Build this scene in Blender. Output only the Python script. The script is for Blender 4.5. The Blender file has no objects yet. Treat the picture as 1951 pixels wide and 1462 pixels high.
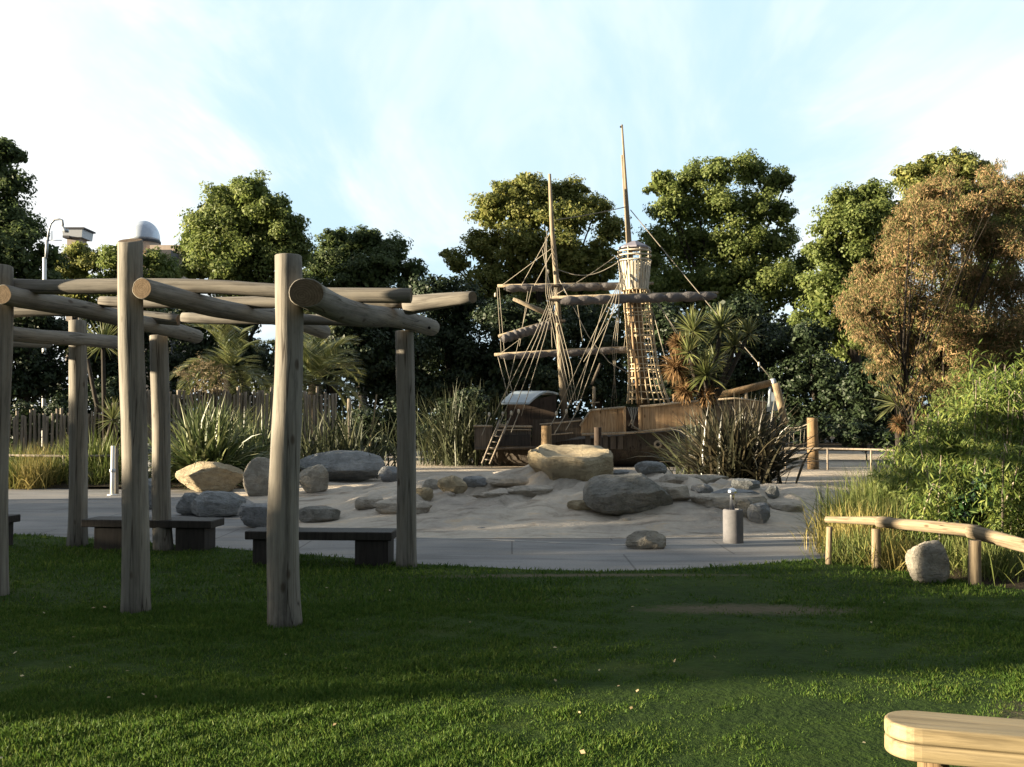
import bpy, bmesh, math, random
import numpy as np
from mathutils import Vector, Matrix, noise
R = math.radians
C = bpy.context.scene.collection
sc = bpy.context.scene
rng = np.random.default_rng(7)
random.seed(7)

# ------------------------------------------------------------------ camera
F = 1900.0; CX, CY = 975.5, 731.0; PITCH = R(1.93); EYE = 1.6
cd = bpy.data.cameras.new('camera'); cam = bpy.data.objects.new('camera', cd); C.objects.link(cam)
cd.sensor_width = 36; cd.lens = F/1951*36; cd.clip_end = 3000; cd.clip_start = .05
cam.location = (0, 0, EYE); cam.rotation_euler = (R(90)+PITCH, 0, 0)
sc.camera = cam

# ------------------------------------------------------------------ sun and sky
SUN_EL, SUN_AZ = 8.6, -100.0           # azimuth clockwise from +Y (the view direction)
el, az = R(SUN_EL), R(SUN_AZ)
to_sun = Vector((math.cos(el)*math.sin(az), math.cos(el)*math.cos(az), math.sin(el)))
ld = bpy.data.lights.new('sun', 'SUN'); ld.energy = 5.0; ld.angle = R(.8); ld.color = (1, .84, .60)
lo = bpy.data.objects.new('sun', ld); C.objects.link(lo)
lo.rotation_euler = to_sun.to_track_quat('Z', 'Y').to_euler(); lo.location = (-30, -5, 20)
w = bpy.data.worlds.new('World'); sc.world = w; w.use_nodes = True
def wnodes():
    nt = w.node_tree; N = nt.nodes; L = nt.links
    N.clear()
    out = N.new('ShaderNodeOutputWorld'); bg = N.new('ShaderNodeBackground'); L.new(bg.outputs[0], out.inputs[0])
    sky = N.new('ShaderNodeTexSky'); sky.sky_type = 'NISHITA'; sky.sun_disc = False
    sky.sun_elevation = el; sky.sun_rotation = az; sky.dust_density = 1.5; sky.ozone_density = 2.0
    tc = N.new('ShaderNodeTexCoord')
    def vm(op, *a):
        n = N.new('ShaderNodeVectorMath'); n.operation = op
        for i, v in enumerate(a):
            if isinstance(v, tuple): n.inputs[i].default_value = v
            else: L.new(v, n.inputs[i])
        return n
    def m(op, *a, clamp=False):
        n = N.new('ShaderNodeMath'); n.operation = op; n.use_clamp = clamp
        for i, v in enumerate(a):
            if isinstance(v, (int, float)): n.inputs[i].default_value = v
            else: L.new(v, n.inputs[i])
        return n.outputs[0]
    D = tc.outputs['Generated']
    sp = N.new('ShaderNodeSeparateXYZ'); L.new(D, sp.inputs[0])
    zz = m('ADD', m('MAXIMUM', sp.outputs[2], 0), .22)
    cx = m('DIVIDE', sp.outputs[0], zz); cy = m('DIVIDE', sp.outputs[1], zz)
    cv = N.new('ShaderNodeCombineXYZ'); L.new(cx, cv.inputs[0]); L.new(cy, cv.inputs[1])
    def noi(scale, det, rough, dist, src, sc3=(1, 1, 1)):
        mp = N.new('ShaderNodeMapping'); mp.inputs['Scale'].default_value = sc3; L.new(src, mp.inputs[0])
        n = N.new('ShaderNodeTexNoise'); n.inputs['Scale'].default_value = scale; n.inputs['Detail'].default_value = det
        n.inputs['Roughness'].default_value = rough; n.inputs['Distortion'].default_value = dist; L.new(mp.outputs[0], n.inputs[0]); return n.outputs[0]
    def ss(v, a, b):
        n = N.new('ShaderNodeMapRange'); n.interpolation_type = 'SMOOTHSTEP'
        n.inputs[1].default_value = a; n.inputs[2].default_value = b; L.new(v, n.inputs[0]); return n.outputs[0]
    n1 = noi(1.6, 6, .6, .6, cv.outputs[0], (1, .55, 1)); n2 = noi(.55, 5, .55, .3, cv.outputs[0])
    nn = m('ADD', m('MULTIPLY', n1, .5), m('MULTIPLY', n2, .5))
    # broad banks of cloud: one towards the sun (left), one high on the right
    def bank(d, a, b):
        v = Vector(d).normalized()
        return ss(vm('DOT_PRODUCT', D, tuple(v)).outputs['Value'], a, b)
    b1 = bank((-.78, 1, .20), .86, .99); b2 = bank((.60, 1, .24), .93, .998)
    b3 = bank((-1, .1, .2), .55, .95)
    cov = m('ADD', m('ADD', m('MULTIPLY', b1, .36), m('MULTIPLY', b2, .24)), m('MULTIPLY', b3, .3))
    cl = ss(m('ADD', nn, cov), .52, .86)
    veil = m('MULTIPLY', ss(n1, .40, .68), .62)
    cl = m('MINIMUM', m('ADD', cl, veil), 1)
    mx = N.new('ShaderNodeMix'); mx.data_type = 'RGBA'
    L.new(cl, mx.inputs[0])
    gain = N.new('ShaderNodeMix'); gain.data_type = 'RGBA'; gain.blend_type = 'MULTIPLY'; gain.inputs[0].default_value = 1
    L.new(sky.outputs[0], gain.inputs[6]); gain.inputs[7].default_value = SKY_TINT
    base = N.new('ShaderNodeMix'); base.data_type = 'RGBA'; base.inputs[0].default_value = .86
    L.new(gain.outputs[2], base.inputs[6]); base.inputs[7].default_value = BLUE
    L.new(base.outputs[2], mx.inputs[6]); mx.inputs[7].default_value = CLOUD
    # the zenith and the sky behind are a deeper, dimmer blue than the bright hazy band near the horizon
    hi = ss(sp.outputs[2], .42, .60); bk = ss(sp.outputs[1], .15, -.25)
    dim = N.new('ShaderNodeMix'); dim.data_type = 'RGBA'; L.new(hi, dim.inputs[0])
    L.new(mx.outputs[2], dim.inputs[6]); dim.inputs[7].default_value = ZENITH
    dm2 = N.new('ShaderNodeMix'); dm2.data_type = 'RGBA'; L.new(m('MULTIPLY', bk, .85), dm2.inputs[0])
    L.new(dim.outputs[2], dm2.inputs[6]); dm2.inputs[7].default_value = BACK
    L.new(dm2.outputs[2], bg.inputs[0]); bg.inputs[1].default_value = SKY_STR
SKY_STR = .050
SKY_TINT = (1.15, 1.05, 1.15, 1)
ZENITH = (2.75, 3.15, 3.6, 1)
BACK = (1.3, 1.5, 1.75, 1)
BLUE = (3.2, 4.35, 5.1, 1)
CLOUD = (5.05, 5.2, 5.2, 1)
wnodes()
sc.view_settings.view_transform = 'Standard'; sc.view_settings.look = 'None'
sc.view_settings.gamma = 1; sc.view_settings.exposure = 2.22
sc.render.engine = 'CYCLES'
sc.cycles.max_bounces = 6; sc.cycles.transparent_max_bounces = 6; sc.cycles.use_denoising = True

# ------------------------------------------------------------------ measuring
CP, SP = math.cos(PITCH), math.sin(PITCH)
def P(px, py, Y):
    dx = (px-CX)/F; dy = -(py-CY)/F
    d = Vector((dx, CP-dy*SP, SP+dy*CP)); return Vector((0, 0, EYE)) + d*(Y/d.y)
def sm(a, b, x):
    t = max(0, min(1, (x-a)/(b-a))); return t*t*(3-2*t)
def sand_left(y): return -2.6 - .42*max(0, y-13.4) if y < 22 else -6.2-(y-22)*.12
def sand_right(y): return 4.3 + .62*(y-13)
def H(x, y):                       # ground height
    l, r = sand_left(y), sand_right(y)
    e = min(sm(l, l+2.2, x), sm(r, r-2.0, x))
    if e <= 0 or y < 13.2: return 0
    f = sm(13.2, 17.2, y)*(1-sm(18.5, 25, y))
    xs = (x-1.3)/4.6
    b = math.exp(-xs*xs*1.1)
    n = noise.noise(Vector((x*.55, y*.42, 3.1)))*.5+noise.noise(Vector((x*1.5, y*1.1, 7.7)))*.22
    led = .09*sm(.02, .10, noise.noise(Vector((x*.7, y*.9, 21))))+.06*sm(.05, .11, noise.noise(Vector((x*1.4+5, y*1.7, 33))))-.05*sm(.1, .2, noise.noise(Vector((x*1.1, y*1.5, 55))))
    return e*(f*b*(led*1.7+.36+n*.62+.05*abs(noise.noise(Vector((x*2.1, y*1.3, 9))))) + .03*sm(13.2, 15, y)*(1+noise.noise(Vector((x*.9, y*.9, 0)))))
def G(px, py):                     # a pixel on the flat ground
    d = P(px, py, 10)-Vector((0, 0, EYE)); t = -EYE/d.z; return Vector((d.x*t, d.y*t, 0))

# ------------------------------------------------------------------ materials
def mat(name, col, rough=.8, build=None, spec=.3, metal=0, trans=0):
    m = bpy.data.materials.new(name); m.use_nodes = True
    nt = m.node_tree; b = nt.nodes['Principled BSDF']
    b.inputs['Base Color'].default_value = (*col, 1); b.inputs['Roughness'].default_value = rough
    b.inputs['Specular IOR Level'].default_value = spec; b.inputs['Metallic'].default_value = metal
    if build: build(nt, b)
    return m
class NT:
    def __init__(s, nt): s.nt = nt; s.N = nt.nodes; s.L = nt.links
    def coord(s, which='Object', scale=(1, 1, 1)):
        t = s.N.new('ShaderNodeTexCoord'); mp = s.N.new('ShaderNodeMapping'); mp.inputs['Scale'].default_value = scale
        s.L.new(t.outputs[which], mp.inputs[0]); return mp.outputs[0]
    def noise(s, v, scale, det=4, rough=.6, dist=0):
        n = s.N.new('ShaderNodeTexNoise'); n.inputs['Scale'].default_value = scale; n.inputs['Detail'].default_value = det
        n.inputs['Roughness'].default_value = rough; n.inputs['Distortion'].default_value = dist; s.L.new(v, n.inputs[0]); return n.outputs[0]
    def ramp(s, v, stops, interp='LINEAR'):
        n = s.N.new('ShaderNodeValToRGB'); r = n.color_ramp; r.interpolation = interp
        while len(r.elements) > 1: r.elements.remove(r.elements[-1])
        r.elements[0].position = stops[0][0]; r.elements[0].color = (*stops[0][1], 1)
        for p, c in stops[1:]: e = r.elements.new(p); e.color = (*c, 1)
        s.L.new(v, n.inputs[0]); return n.outputs[0]
    def mix(s, f, a, b, mode='MIX'):
        n = s.N.new('ShaderNodeMix'); n.data_type = 'RGBA'; n.blend_type = mode
        for i, v in ((0, f), (6, a), (7, b)):
            if isinstance(v, (int, float)): n.inputs[i].default_value = v
            elif isinstance(v, tuple): n.inputs[i].default_value = (*v, 1)
            else: s.L.new(v, n.inputs[i])
        return n.outputs[2]
    def math(s, op, a, b=0, clamp=False):
        n = s.N.new('ShaderNodeMath'); n.operation = op; n.use_clamp = clamp
        for i, v in ((0, a), (1, b)):
            if isinstance(v, (int, float)): n.inputs[i].default_value = v
            else: s.L.new(v, n.inputs[i])
        return n.outputs[0]
    def bump(s, b, v, strength=.4, dist=.02):
        n = s.N.new('ShaderNodeBump'); n.inputs['Strength'].default_value = strength; n.inputs['Distance'].default_value = dist
        s.L.new(v, n.inputs['Height']); s.L.new(n.outputs[0], b.inputs['Normal'])
def wood(name, c1, c2, c3, sc=1.0, rough=.85, cracks=True):
    def f(nt, b):
        t = NT(nt); v = t.coord('Object', (7*sc, 7*sc, .7*sc)); v2 = t.coord('Object', (1, 1, 1))
        vf = t.coord('Object', (34*sc, 34*sc, 1.6*sc))
        n = t.noise(v, 1, 6, .65, .5); n2 = t.noise(v2, 2.2, 4, .6); n3 = t.noise(vf, 1, 5, .7, .2)
        col = t.ramp(n, [(.28, c1), (.5, c2), (.75, c3)])
        col = t.mix(t.math('MULTIPLY', n2, .7), col, c1, 'MIX')
        col = t.mix(.8, col, t.ramp(n3, [(.32, (.38, .36, .35)), (.5, (.95, .93, .9)), (.65, (1.15, 1.13, 1.1))]), 'MULTIPLY')
        if cracks:
            cr = t.noise(t.coord('Object', (11*sc, 11*sc, .22*sc)), 1, 1.5, .4, .0)
            col = t.mix(1.0, col, t.ramp(cr, [(.0, (1, 1, 1)), (.490, (1, 1, 1)), (.498, (.30, .27, .25)), (.502, (.30, .27, .25)), (.510, (1, 1, 1))]), 'MULTIPLY')
        st = t.noise(t.coord('Object', (3*sc, 3*sc, .9*sc)), 1, 6, .7, .4)
        col = t.mix(.75, col, t.ramp(st, [(.30, (.42, .40, .40)), (.46, (1, 1, 1)), (.62, (1.1, 1.06, 1)), (.74, (.62, .58, .55))]), 'MULTIPLY')
        vo = t.N.new('ShaderNodeTexVoronoi'); vo.inputs['Scale'].default_value = 1; t.L.new(t.coord('Object', (5*sc, 5*sc, 2.4*sc)), vo.inputs['Vector'])
        col = t.mix(.85 if cracks else .2, col, t.ramp(vo.outputs['Distance'], [(.0, (.28, .2, .15)), (.07, (.4, .33, .27)), (.13, (1, 1, 1))]), 'MULTIPLY')
        t.L.new(col, b.inputs['Base Color'])
        t.bump(b, t.math('ADD', t.math('MULTIPLY', n, .6), t.math('MULTIPLY', n3, .5)), .6, .012)
    return mat(name, c2, rough, f, .25)
M = {}
M['log'] = wood('weathered log', (.125, .115, .10), (.22, .205, .176), (.31, .29, .25))
M['rail'] = wood('fence log', (.18, .14, .09), (.30, .24, .16), (.40, .33, .23), 1.6)
M['mast'] = wood('mast wood', (.17, .14, .10), (.28, .235, .17), (.38, .33, .25), 1.2)
M['dark_wood'] = wood('dark stained timber', (.020, .017, .015), (.034, .029, .026), (.055, .048, .042), 1, .6, False)
M['hull'] = wood('hull planks', (.04, .034, .028), (.07, .058, .046), (.11, .09, .07), .8)
M['deck'] = wood('orange ply', (.30, .19, .10), (.46, .32, .19), (.58, .43, .28), .8)
M['trim'] = wood('pale rubbing strake', (.30, .24, .17), (.42, .35, .26), (.5, .44, .34), 1)
M['hut'] = wood('dark hut boards', (.035, .026, .02), (.06, .043, .033), (.09, .065, .048), 1)
M['stern'] = wood('grey brown stern boards', (.07, .06, .05), (.12, .10, .08), (.17, .14, .11), 1)
M['stake'] = wood('stake wood', (.17, .145, .12), (.30, .26, .21), (.45, .40, .33), 2)
M['bark'] = wood('bark', (.022, .018, .014), (.042, .034, .026), (.07, .058, .045), .7)
M['post'] = wood('brown post', (.15, .10, .05), (.26, .18, .10), (.34, .25, .15), 1.5)
M['bench'] = wood('pale sawn oak', (.19, .15, .08), (.28, .225, .13), (.33, .27, .17), .8, .6, False)
M['slat'] = wood('pale slats', (.38, .35, .28), (.58, .54, .45), (.72, .68, .58), 2)
def endgrain(nt, b):
    t = NT(nt); v = t.coord('Object', (1, 1, .02))
    wv = t.N.new('ShaderNodeTexWave'); wv.wave_type = 'RINGS'; wv.rings_direction = 'Z'; wv.inputs['Scale'].default_value = 18
    wv.inputs['Distortion'].default_value = 1.5; t.L.new(v, wv.inputs[0])
    n = t.noise(v, 22, 5, .7)
    c = t.mix(t.math('MULTIPLY', wv.outputs['Fac'], .6), (.16, .115, .07), (.09, .065, .042))
    c = t.mix(.6, c, t.ramp(n, [(.35, (.45, .4, .35)), (.65, (1, 1, 1))]), 'MULTIPLY')
    t.L.new(c, b.inputs['Base Color']); t.bump(b, n, .5, .01)
M['end'] = mat('end grain', (.3, .2, .12), .9, endgrain, .2)
def canvas(nt, b):
    t = NT(nt); n = t.noise(t.coord(), 5, 5); t.L.new(t.ramp(n, [(.3, (.085, .078, .078)), (.7, (.15, .138, .135))]), b.inputs['Base Color']); t.bump(b, n, .8, .05)  # canvas tones darkened to stand in for tree shade on the sails
M['sail'] = mat('furled canvas', (.35, .31, .28), .9, canvas)
M['rope'] = mat('rope', (.26, .23, .18), .9)
M['net'] = mat('net rope', (.50, .40, .26), .9)
M['roofp'] = mat('pale roof sheet', (.36, .42, .46), .45, None, .5)
M['lead'] = mat('lead cap', (.18, .17, .20), .5, None, .5)
M['white_metal'] = mat('white painted metal', (.75, .74, .70), .5)
M['kerb'] = mat('pale kerb concrete', (.38, .37, .35), .85)
M['steel'] = mat('brushed steel', (.55, .57, .6), .28, None, .5, 1)
M['galv'] = mat('galvanised metal', (.42, .44, .46), .5, None, .5, .4)
M['black'] = mat('black gap', (.01, .01, .01), .9)
def concr(nt, b):
    t = NT(nt); v = t.coord(); n = t.noise(v, 14, 5, .7); t.L.new(t.ramp(n, [(.3, (.085, .085, .09)), (.7, (.125, .12, .125))]), b.inputs['Base Color']); t.bump(b, n, .3, .01)
M['concrete'] = mat('grey concrete', (.2, .2, .2), .8, concr)
def domem(nt, b):
    t = NT(nt); n = t.noise(t.coord(), 1.2, 3); t.L.new(t.ramp(n, [(.3, (.42, .47, .55)), (.7, (.55, .6, .66))]), b.inputs['Base Color'])
M['dome'] = mat('pale metal dome', (.5, .55, .6), .35, domem, .5, .5)
def brickm(nt, b):
    t = NT(nt); br = t.N.new('ShaderNodeTexBrick'); br.inputs['Scale'].default_value = 1.2
    br.inputs['Color1'].default_value = (.50, .41, .33, 1); br.inputs['Color2'].default_value = (.45, .36, .29, 1); br.inputs['Mortar'].default_value = (.4, .34, .28, 1)
    t.L.new(t.coord('Object'), br.inputs[0]); t.L.new(br.outputs[0], b.inputs['Base Color'])
M['brick'] = mat('pale brick', (.4, .27, .2), .9, brickm)
M['slate'] = mat('dark slate', (.06, .06, .065), .7)
def grassm(nt, b):
    t = NT(nt); v = t.coord('Object'); n = t.noise(v, .9, 5, .65); n2 = t.noise(v, 14, 4, .7)
    c = t.ramp(n, [(.3, (.018, .036, .007)), (.55, (.03, .054, .009)), (.75, (.05, .065, .014))])
    c = t.mix(.6, c, t.ramp(n2, [(.3, (.45, .45, .4)), (.7, (1.1, 1.1, 1))]), 'MULTIPLY')
    # worn bare strips
    sp = t.N.new('ShaderNodeSeparateXYZ'); t.L.new(v, sp.inputs[0])
    def patch(cx, cy, rx, ry):
        a = t.math('DIVIDE', t.math('SUBTRACT', sp.outputs[0], cx), rx); bb = t.math('DIVIDE', t.math('SUBTRACT', sp.outputs[1], cy), ry)
        d = t.math('ADD', t.math('MULTIPLY', a, a), t.math('MULTIPLY', bb, bb))
        d = t.math('ADD', d, t.math('MULTIPLY', t.math('SUBTRACT', n2, .5), 2.2))
        return t.math('SUBTRACT', 1, t.math('MINIMUM', t.math('MAXIMUM', d, 0), 1))
    for q in PATCHES: c = t.mix(patch(*q), c, (.095, .078, .048))
    t.L.new(c, b.inputs['Base Color']); t.bump(b, n2, .8, .03)
PATCHES = [(2.0, 8.25, 1.1, .28), (.75, 10.05, 2.0, .13), (2.85, 5.2, .35, .5), (3.2, 4.4, .5, .3)]
M['lawn'] = mat('lawn soil and thatch', (.03, .06, .01), .95, grassm, .1)
def sandm(nt, b):
    t = NT(nt); v = t.coord('Object'); n = t.noise(v, .55, 6, .65, .4); n2 = t.noise(v, 9, 5, .7); n3 = t.noise(v, 60, 2, .6)
    c = t.ramp(n, [(.28, (.34, .305, .265)), (.45, (.46, .41, .345)), (.6, (.54, .475, .39)), (.78, (.48, .39, .31))])
    c = t.mix(.5, c, t.ramp(n2, [(.3, (.7, .7, .7)), (.65, (1.05, 1.05, 1.05))]), 'MULTIPLY')
    n4 = t.noise(t.coord('Object', (.8, 2.2, 1)), 1.1, 6, .7, .8)
    c = t.mix(.8, c, t.ramp(n4, [(.36, (.46, .43, .40)), (.45, (.9, .88, .86)), (.55, (1, 1, 1)), (.66, (1.15, 1.0, .82))]), 'MULTIPLY')
    t.L.new(c, b.inputs['Base Color']); t.bump(b, t.math('ADD', t.math('MULTIPLY', n4, 1.2), t.math('ADD', t.math('MULTIPLY', n2, .7), t.math('MULTIPLY', n3, .4))), .9, .05)
M['sand'] = mat('packed sand', (.33, .28, .23), .95, sandm, .1)
def pathm(nt, b):
    t = NT(nt); v = t.coord('Object'); n = t.noise(v, .7, 5, .6); n2 = t.noise(v, 35, 3, .7)
    c = t.ramp(n, [(.3, (.18, .177, .175)), (.7, (.26, .25, .24))])
    c = t.mix(.5, c, t.ramp(n2, [(.3, (.6, .6, .6)), (.7, (1.15, 1.15, 1.15))]), 'MULTIPLY')
    n5 = t.noise(t.coord('Object', (.35, 1.6, 1)), 1.3, 5, .65, .3); c = t.mix(.6, c, t.ramp(n5, [(.38, (.62, .60, .58)), (.5, (1, 1, 1)), (.64, (1.12, 1.05, .94))]), 'MULTIPLY')
    br = t.N.new('ShaderNodeTexBrick'); br.inputs['Scale'].default_value = 1; br.inputs['Brick Width'].default_value = 2.6; br.inputs['Row Height'].default_value = 1.3; br.inputs['Mortar Size'].default_value = .012
    br.inputs['Color1'].default_value = (1, 1, 1, 1); br.inputs['Color2'].default_value = (.93, .93, .92, 1); br.inputs['Mortar'].default_value = (.45, .44, .42, 1); t.L.new(t.coord('Object'), br.inputs[0])
    c = t.mix(.8, c, br.outputs[0], 'MULTIPLY')
    t.L.new(c, b.inputs['Base Color']); t.bump(b, n2, .3, .01)
M['path'] = mat('resin bound path', (.17, .17, .18), .85, pathm, .2)
def soilm(nt, b):
    t = NT(nt); v = t.coord('Object'); n = t.noise(v, 3, 6, .7); t.L.new(t.ramp(n, [(.3, (.025, .02, .014)), (.7, (.06, .047, .03))]), b.inputs['Base Color']); t.bump(b, n, .8, .08)
M['soil'] = mat('dark soil', (.04, .03, .02), .95, soilm, .1)
def rockm(name, a, bcol, c3, lich=None):
    def f(nt, b):
        t = NT(nt); v = t.coord('Object'); n = t.noise(v, 1.3, 6, .65, .8); n2 = t.noise(v, 7, 6, .75, .3); n3 = t.noise(v, 22, 4, .7)
        c = t.ramp(n, [(.3, a), (.5, bcol), (.72, c3)])
        c = t.mix(.65, c, t.ramp(n2, [(.3, (.5, .5, .5)), (.6, (1, 1, 1)), (.8, (1.15, 1.12, 1.05))]), 'MULTIPLY')
        if lich: c = t.mix(t.math('MULTIPLY', t.ramp(n3, [(.56, (0, 0, 0)), (.64, (1, 1, 1))]), .5), c, lich)
        t.L.new(c, b.inputs['Base Color'])
        n5 = t.noise(t.coord('Object', (1, 1, 3.5)), 3.2, 7, .75, 1.2)
        c = t.mix(.7, c, t.ramp(n5, [(.36, (.5, .48, .45)), (.44, (1, 1, 1)), (.6, (1.05, 1.03, 1)), (.7, (.8, .78, .76))]), 'MULTIPLY')
        t.L.new(c, b.inputs['Base Color'])
        t.bump(b, t.math('ADD', t.math('MULTIPLY', n5, 1.0), t.math('ADD', t.math('MULTIPLY', n2, .8), t.math('MULTIPLY', n3, .4))), 1.0, .09)
    return mat(name, bcol, .9, f, .2)
M['rock_tan'] = rockm('tan sandstone', (.32, .255, .16), (.46, .38, .25), (.55, .48, .35))
M['rock_grey'] = rockm('grey boulder', (.20, .21, .215), (.30, .31, .32), (.40, .39, .38), (.15, .15, .12))
M['rock_blue'] = rockm('blue grey boulder', (.21, .22, .222), (.31, .32, .322), (.42, .42, .41), (.16, .18, .15))
M['rock_pale'] = rockm('pale boulder', (.30, .27, .22), (.44, .40, .33), (.54, .50, .43))
M['rock_sand'] = rockm('sandy rock', (.38, .335, .28), (.52, .46, .38), (.60, .53, .44))
M['rock_moss'] = rockm('mossy boulder', (.17, .165, .14), (.28, .27, .24), (.40, .37, .32), (.07, .075, .045))
def leafm(name, stops, rough=.55, trl=.35, spec=.3):
    def f(nt, b):
        t = NT(nt); g = t.N.new('ShaderNodeNewGeometry')
        n = t.noise(t.coord('Object'), .55, 3, .6)
        r = t.math('ADD', t.math('MULTIPLY', g.outputs['Random Per Island'], .6), t.math('MULTIPLY', n, .4))
        c = t.ramp(r, stops); t.L.new(c, b.inputs['Base Color'])
        tr = t.N.new('ShaderNodeBsdfTranslucent'); t.L.new(c, tr.inputs[0])
        mx = t.N.new('ShaderNodeMixShader'); mx.inputs[0].default_value = trl
        t.L.new(b.outputs[0], mx.inputs[1]); t.L.new(tr.outputs[0], mx.inputs[2])
        t.L.new(mx.outputs[0], t.N['Material Output'].inputs[0])
    return mat(name, stops[len(stops)//2][1], rough, f, spec)
M['leaf_green'] = leafm('green leaves', [(.15, (.08, .115, .03)), (.5, (.16, .205, .055)), (.85, (.27, .30, .10))], trl=.5)
M['leaf_yellow'] = leafm('yellow green leaves', [(.15, (.09, .12, .03)), (.5, (.20, .22, .06)), (.85, (.34, .32, .10))], trl=.5)
M['leaf_dark'] = leafm('dark leaves', [(.15, (.045, .07, .025)), (.5, (.08, .115, .04)), (.85, (.14, .175, .06))], trl=.45)
M['leaf_shade'] = leafm('shade darkened leaves', [(.15, (.012, .022, .010)), (.5, (.024, .04, .016)), (.85, (.045, .065, .025))], trl=.2)  # leaf colour darkened to stand in for shade from taller trees
M['leaf_rust'] = leafm('rusty plumes', [(.1, (.07, .10, .03)), (.46, (.13, .13, .045)), (.54, (.25, .165, .08)), (.7, (.32, .21, .105)), (.9, (.40, .28, .15))], .8, .3)
M['leaf_bamboo'] = leafm('bamboo leaves', [(.15, (.05, .095, .018)), (.5, (.12, .165, .035)), (.85, (.24, .265, .06))])
M['leaf_gloss'] = leafm('glossy leaves', [(.15, (.012, .035, .012)), (.5, (.03, .065, .02)), (.9, (.06, .10, .03))], .2, .1, .8)
M['blade_grass'] = leafm('grass blades', [(.1, (.032, .075, .011)), (.5, (.066, .122, .019)), (.8, (.125, .17, .032)), (.95, (.27, .24, .09))], .6, .4, .15)
M['blade_flax'] = leafm('flax blades', [(.1, (.025, .042, .014)), (.5, (.08, .11, .035)), (.75, (.20, .21, .09)), (.95, (.34, .31, .20))], .4, .2, .5)
M['blade_bronze'] = leafm('bronze flax blades', [(.1, (.02, .025, .014)), (.5, (.045, .042, .024)), (.85, (.09, .07, .04)), (1, (.14, .10, .06))], .4, .2, .5)
M['blade_dark'] = leafm('dark flax blades', [(.1, (.02, .028, .012)), (.5, (.05, .06, .028)), (.9, (.10, .10, .05)), (1, (.13, .12, .07))], .5, .2, .3)
M['blade_palm'] = leafm('cordyline blades', [(.1, (.05, .07, .02)), (.5, (.13, .15, .05)), (.9, (.27, .26, .11))], .4, .25, .5)
M['blade_dead'] = leafm('dead skirt', [(.1, (.10, .06, .03)), (.5, (.20, .12, .055)), (.9, (.30, .20, .10))], .8, .2, .1)
M['blade_tuss'] = leafm('tussock blades', [(.1, (.05, .075, .016)), (.5, (.11, .14, .035)), (.9, (.26, .25, .09))], .6, .3, .2)
M['blade_gold'] = leafm('golden tussock', [(.1, (.13, .12, .03)), (.5, (.27, .23, .07)), (.9, (.48, .38, .15))], .6, .3, .2)
M['blade_brown'] = leafm('brown twiggy', [(.1, (.10, .08, .045)), (.5, (.18, .14, .08)), (.9, (.28, .22, .13))], .7, .3, .2)

# ------------------------------------------------------------------ object helpers
WM = {}
def tag(o, label=None, cat=None, group=None, kind=None):
    for k, v in (('label', label), ('category', cat), ('group', group), ('kind', kind)):
        if v: o[k] = v
    return o
def thing(name, loc, label, cat, group=None, rz=0):
    o = bpy.data.objects.new(name, None); C.objects.link(o); o.location = loc; o.rotation_euler = (0, 0, rz)
    o.empty_display_size = .2
    WM[o.name] = Matrix.Translation(loc) @ Matrix.Rotation(rz, 4, 'Z'); tag(o, label, cat, group); return o
def link(name, me, mats, parent=None, W=None, smooth=False):
    o = bpy.data.objects.new(name, me); C.objects.link(o)
    if not isinstance(mats, (list, tuple)): mats = [mats]
    for m in mats: me.materials.append(m)
    W = W or Matrix.Identity(4)
    if parent: o.parent = parent; o.matrix_basis = WM[parent.name].inverted() @ W
    else: o.matrix_basis = W
    WM[o.name] = W
    if smooth: me.polygons.foreach_set('use_smooth', np.ones(len(me.polygons), bool))
    return o
def recentre(me, c):
    me.transform(Matrix.Translation(-Vector(c)))
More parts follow.
